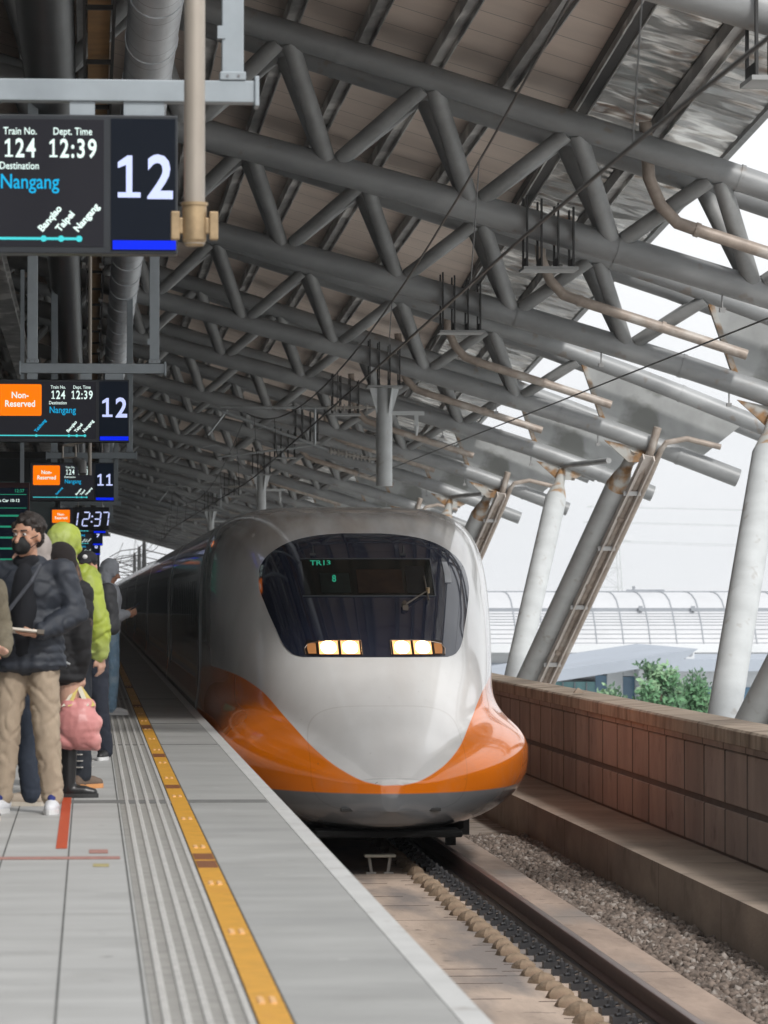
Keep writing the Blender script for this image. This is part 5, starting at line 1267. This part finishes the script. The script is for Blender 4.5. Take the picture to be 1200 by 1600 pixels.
# woman in black coat with the pink bag
aw = {1: ((.20, -.03, 1.12), (.17, .03, .87), (.0, .12, -1), (-1, .1, 0), 62), -1: ((-.22, .0, 1.13), (-.18, .16, .98), (.3, .8, -.3), (1, 0, 0), 40)}
wlegs = {-1: (V3(-.075, .02, .49), V3(-.085, -.02, .08)), 1: (V3(.075, .03, .49), V3(.085, .02, .08))}
c = person('woman with long brown hair, black coat and tall black boots, holding a pink bag', -.215, 26.0, 1.70, -28, 'b', aw, head_yaw=75, legs=wlegs, voxel=.008, wide=.98, feet_dir={-1: V3(.6, .8, 0), 1: V3(.9, .4, 0)})
blk = cloth('black_coat', (.010, .010, .012, 1), .8)
jacket(c, blk, hem=.80, puff=.03, arm=.08, cuff=.055, seed=12, hemw=.215, wr=.016); hair(c, mhairb, 'long')
HP, rot = c['HP'], c['hrot']
blob('beanie', c['sc']([('e', HP(0, -.02, .055), (.100, .112, .098), rot), ('c', HP(-.06, -.01, .03), .045, HP(.06, -.01, .03), .045), ('e', HP(0, -.06, .0), (.095, .075, .09), rot)]), cloth('beanie_dark', (.016, .012, .012, 1), .95), c['t'], voxel=.010, smooth=3, wr=.004)
shoes(c, mat('boot_leather', (.010, .010, .011, 1), .35, var=.2), dark_sole, high=.80)
g = MB(); g.poly([V3(.0, -.14, 1.0), V3(.10, -.17, .94), V3(.16, -.12, .90)], .008, 6); g.build('coat_zip', M['galv'], c['t'])
wm = c['t'].matrix_basis; hnd = wm @ (V3(.17, .04, .80) * c['k'])
# pink bag
bg_ = thing('carrier_bag', 'bulging pink carrier bag with yellow handles hanging from the hand of the woman in black', 'bag', (hnd.x - .02, hnd.y - .05, 0))
pink = mat('pink_plastic', (.58, .24, .23, 1), .42, var=.2, scale=5, col2=(.68, .40, .37, 1), c2pos=(.5, .7), bump=.004, bscale=22)
bz = .49
o = blob('bag_body', [('e', (0, 0, bz), (.150, .12, .165), None), ('c', (-.085, 0, bz - .09), .075, (.085, 0, bz - .10), .07), ('c', (-.07, 0, bz + .12), .06, (.06, 0, bz + .13), .055), ('c', (.10, 0, bz - .13), .045, (.12, 0, bz - .145), .03), ('c', (-.10, 0, bz), .06, (.10, 0, bz + .02), .065)], pink, bg_, voxel=.009, smooth=3, wr=.010, wscale=7.5, seed=5)
yb_m = mat('handle_yellow', (.62, .50, .16, 1), .5, var=.15); yb_w = mat('handle_cream', (.66, .62, .5, 1), .5, var=.1)
hz_ = hnd.z - .03
for i, (dx, dy, mm_) in enumerate(((-.10, -.05, yb_w), (-.06, -.06, yb_m), (.055, -.06, yb_w), (.10, -.05, yb_m))):
    g = MB(); a = V3(dx, dy, bz + .13); b = V3(-.005 + dx * .12, .035 + dy * .2, hz_); wv = V3(.014, 0, .004)
    vs = [a - wv, a + wv, b + wv, b - wv]; th = V3(0, .004, 0); g.add(vs + [v + th for v in vs], [(0, 1, 2, 3), (7, 6, 5, 4), (0, 4, 5, 1), (1, 5, 6, 2), (2, 6, 7, 3), (3, 7, 4, 0)]); g.build('handle', mm_, bg_)
# person in yellow-green raincoat
gl = {-1: (V3(-.10, .04, .49), V3(-.11, .02, .08)), 1: (V3(.10, .03, .49), V3(.10, .06, .08))}
ag = {1: ((.27, .0, 1.13), (.25, .06, .90), (0, .2, -1), (-1, 0, 0), 40), -1: ((-.26, .0, 1.12), (-.24, .06, .90), (0, .2, -1), (1, 0, 0), 40)}
c = person('person in bright yellow-green hooded raincoat with dark trousers and brown shoes', -.175, 27.2, 1.84, -35, 'b', ag, head_yaw=-5, voxel=.010, legs=gl, wide=.96, feet_dir={-1: V3(.0, 1, 0), 1: V3(.15, 1, 0)})
rain = mat('raincoat', (.33, .40, .05, 1), .5, var=.25, scale=6, col2=(.46, .54, .20, 1), c2pos=(.5, .7))
rain.node_tree.nodes['Principled BSDF'].inputs['Transmission Weight'].default_value = 0
jacket(c, rain, hem=.88, puff=.035, arm=.083, cuff=.07, seed=15, hemw=.235, wr=.026, name='raincoat', extra=[('c', V3(-.06, -.04, 1.48), .075, V3(.06, -.04, 1.48), .075)]); hood(c, rain, big=1.12, seed=4); hair(c, mhair)
dk_ = cloth('dark_trousers', (.014, .018, .026, 1), .8); trousers(c, dk_, seed=6, r=(.11, .082, .068), to=.95)
brn = mat('suede_brown', (.14, .10, .075, 1), .85, var=.3, scale=14); shoes(c, brn, gum, high=.12)
g = MB()
for s in (-1, 1):
    kn, an = c['L'][s]
    for i in range(5): z = .15 + .045 * i; p = kn.lerp(an, 1 - (z - .08) / .41) * c['k']; g.box(p.x - .05, p.x - .01, p.y - .075, p.y + .075, z, z + .008); g.box(p.x + .01, p.x + .05, p.y - .075, p.y + .075, z, z + .008)
g.build('trouser_straps', M['ceram'], c['t'])
# man with a black cap
c = person('man in black cap and dark clothes, half hidden behind the raincoat', -.015, 32.0, 1.72, 160, 'a', {1: ((.24, .02, 1.12), (.14, .25, 1.08), (-.5, .8, .2), (-1, 0, .2), 50), -1: ((-.23, .02, 1.12), (-.12, .26, 1.10), (.5, .8, .2), (1, 0, .2), 50)}, head_yaw=10, voxel=.009, legs=stand, wide=.92)
jacket(c, cloth('black_jacket', (.014, .015, .018, 1), .7), hem=.88, seed=21, arm=.07, puff=.01, hemw=.17); trousers(c, cloth('navy_trousers', (.014, .018, .03, 1)), seed=7, r=(.10, .075, .065)); hair(c, mhair)
shoes(c, cloth('shoe_dark', (.015, .015, .016, 1), .5), white_sole)
HP, rot = c['HP'], c['hrot']; capm = cloth('cap_black', (.012, .012, .015, 1), .8)
o = blob('cap', c['sc']([('e', HP(0, -.012, .070), (.092, .108, .075), rot), ('c', HP(-.045, .10, .045), .014, HP(.045, .10, .045), .014), ('c', HP(-.035, .13, .04), .012, HP(.035, .13, .04), .012), ('c', HP(0, .07, .05), .03, HP(0, .12, .045), .012)]), capm, c['t'], voxel=.009, smooth=2)
g = prim_mesh(c['sc']([('e', HP(0, .094, .088), (.022, .012, .020), rot)])); g.build('cap_badge', white_sole, o, smooth=True)
blob('face_mask', c['sc']([('e', HP(0, .060, -.055), (.056, .050, .052), rot)]), cloth('mask_dark', (.02, .02, .022, 1)), c['t'], voxel=.008)
# person in grey hoodie looking at a phone
ah = {1: ((.23, .0, 1.12), (.07, .20, 1.15), (-.2, 1, .25), (-1, 0, .3), 55), -1: ((-.23, .0, 1.12), (-.06, .19, 1.16), (.2, 1, .25), (1, 0, .3), 55)}
c = person('person in grey hoodie and light blue jeans standing farthest back, looking at a phone', .225, 44.2, 1.76, -78, 'a', ah, head_yaw=0, head_pitch=-16, voxel=.010, wide=.95, feet_dir={-1: V3(.0, 1, 0), 1: V3(.1, 1, 0)})
gry = cloth('grey_hoodie', (.46, .49, .54, 1), .85, var=.12)
jacket(c, gry, hem=.90, seed=25, arm=.075, puff=.02, hemw=.175, name='hoodie', wr=.014); hood(c, gry, seed=9, big=1.05); hair(c, mhair); trousers(c, cloth('light_jeans', (.24, .38, .52, 1), .85, col2=(.42, .53, .62, 1), c2pos=(.5, .7)), seed=8, r=(.10, .075, .062)); shoes(c, mat('sneaker_pale', (.6, .6, .6, 1), .5), white_sole)
ph = thing('mobile_phone', 'dark mobile phone held out by the person in grey hoodie', 'phone', tuple(c['t'].matrix_basis @ (V3(0, .31, 1.235) * c['k']))); ph.rotation_euler = (R(35), 0, R(-78))
g = MB(); g.box(-.038, .038, -.075, .075, -.004, .004); bevel(g.build('case', M['black'], ph), .003); g = MB(); g.box(-.034, .034, -.07, .07, .0045, .006); g.build('screen', E['disp2'], ph)

# ================================================================== haze in the air
HZ = 0.00017
if HZ:
    g = MB(); g.box(-910, 1310, -310, 2010, -11.2, 45); hzo = g.build('haze', None if False else bpy.data.materials.new('haze'))
    hm = hzo.data.materials[0]; hm.use_nodes = True; N = hm.node_tree.nodes; N.clear()
    pv = N.new('ShaderNodeVolumePrincipled'); pv.inputs['Color'].default_value = (.93, .96, 1, 1); pv.inputs['Density'].default_value = HZ; pv.inputs['Anisotropy'].default_value = .2
    ou = N.new('ShaderNodeOutputMaterial'); hm.node_tree.links.new(pv.outputs[0], ou.inputs['Volume'])
    hzo['kind'] = 'stuff'; tag(hzo, 'pale haze in the air beyond the station', 'haze')
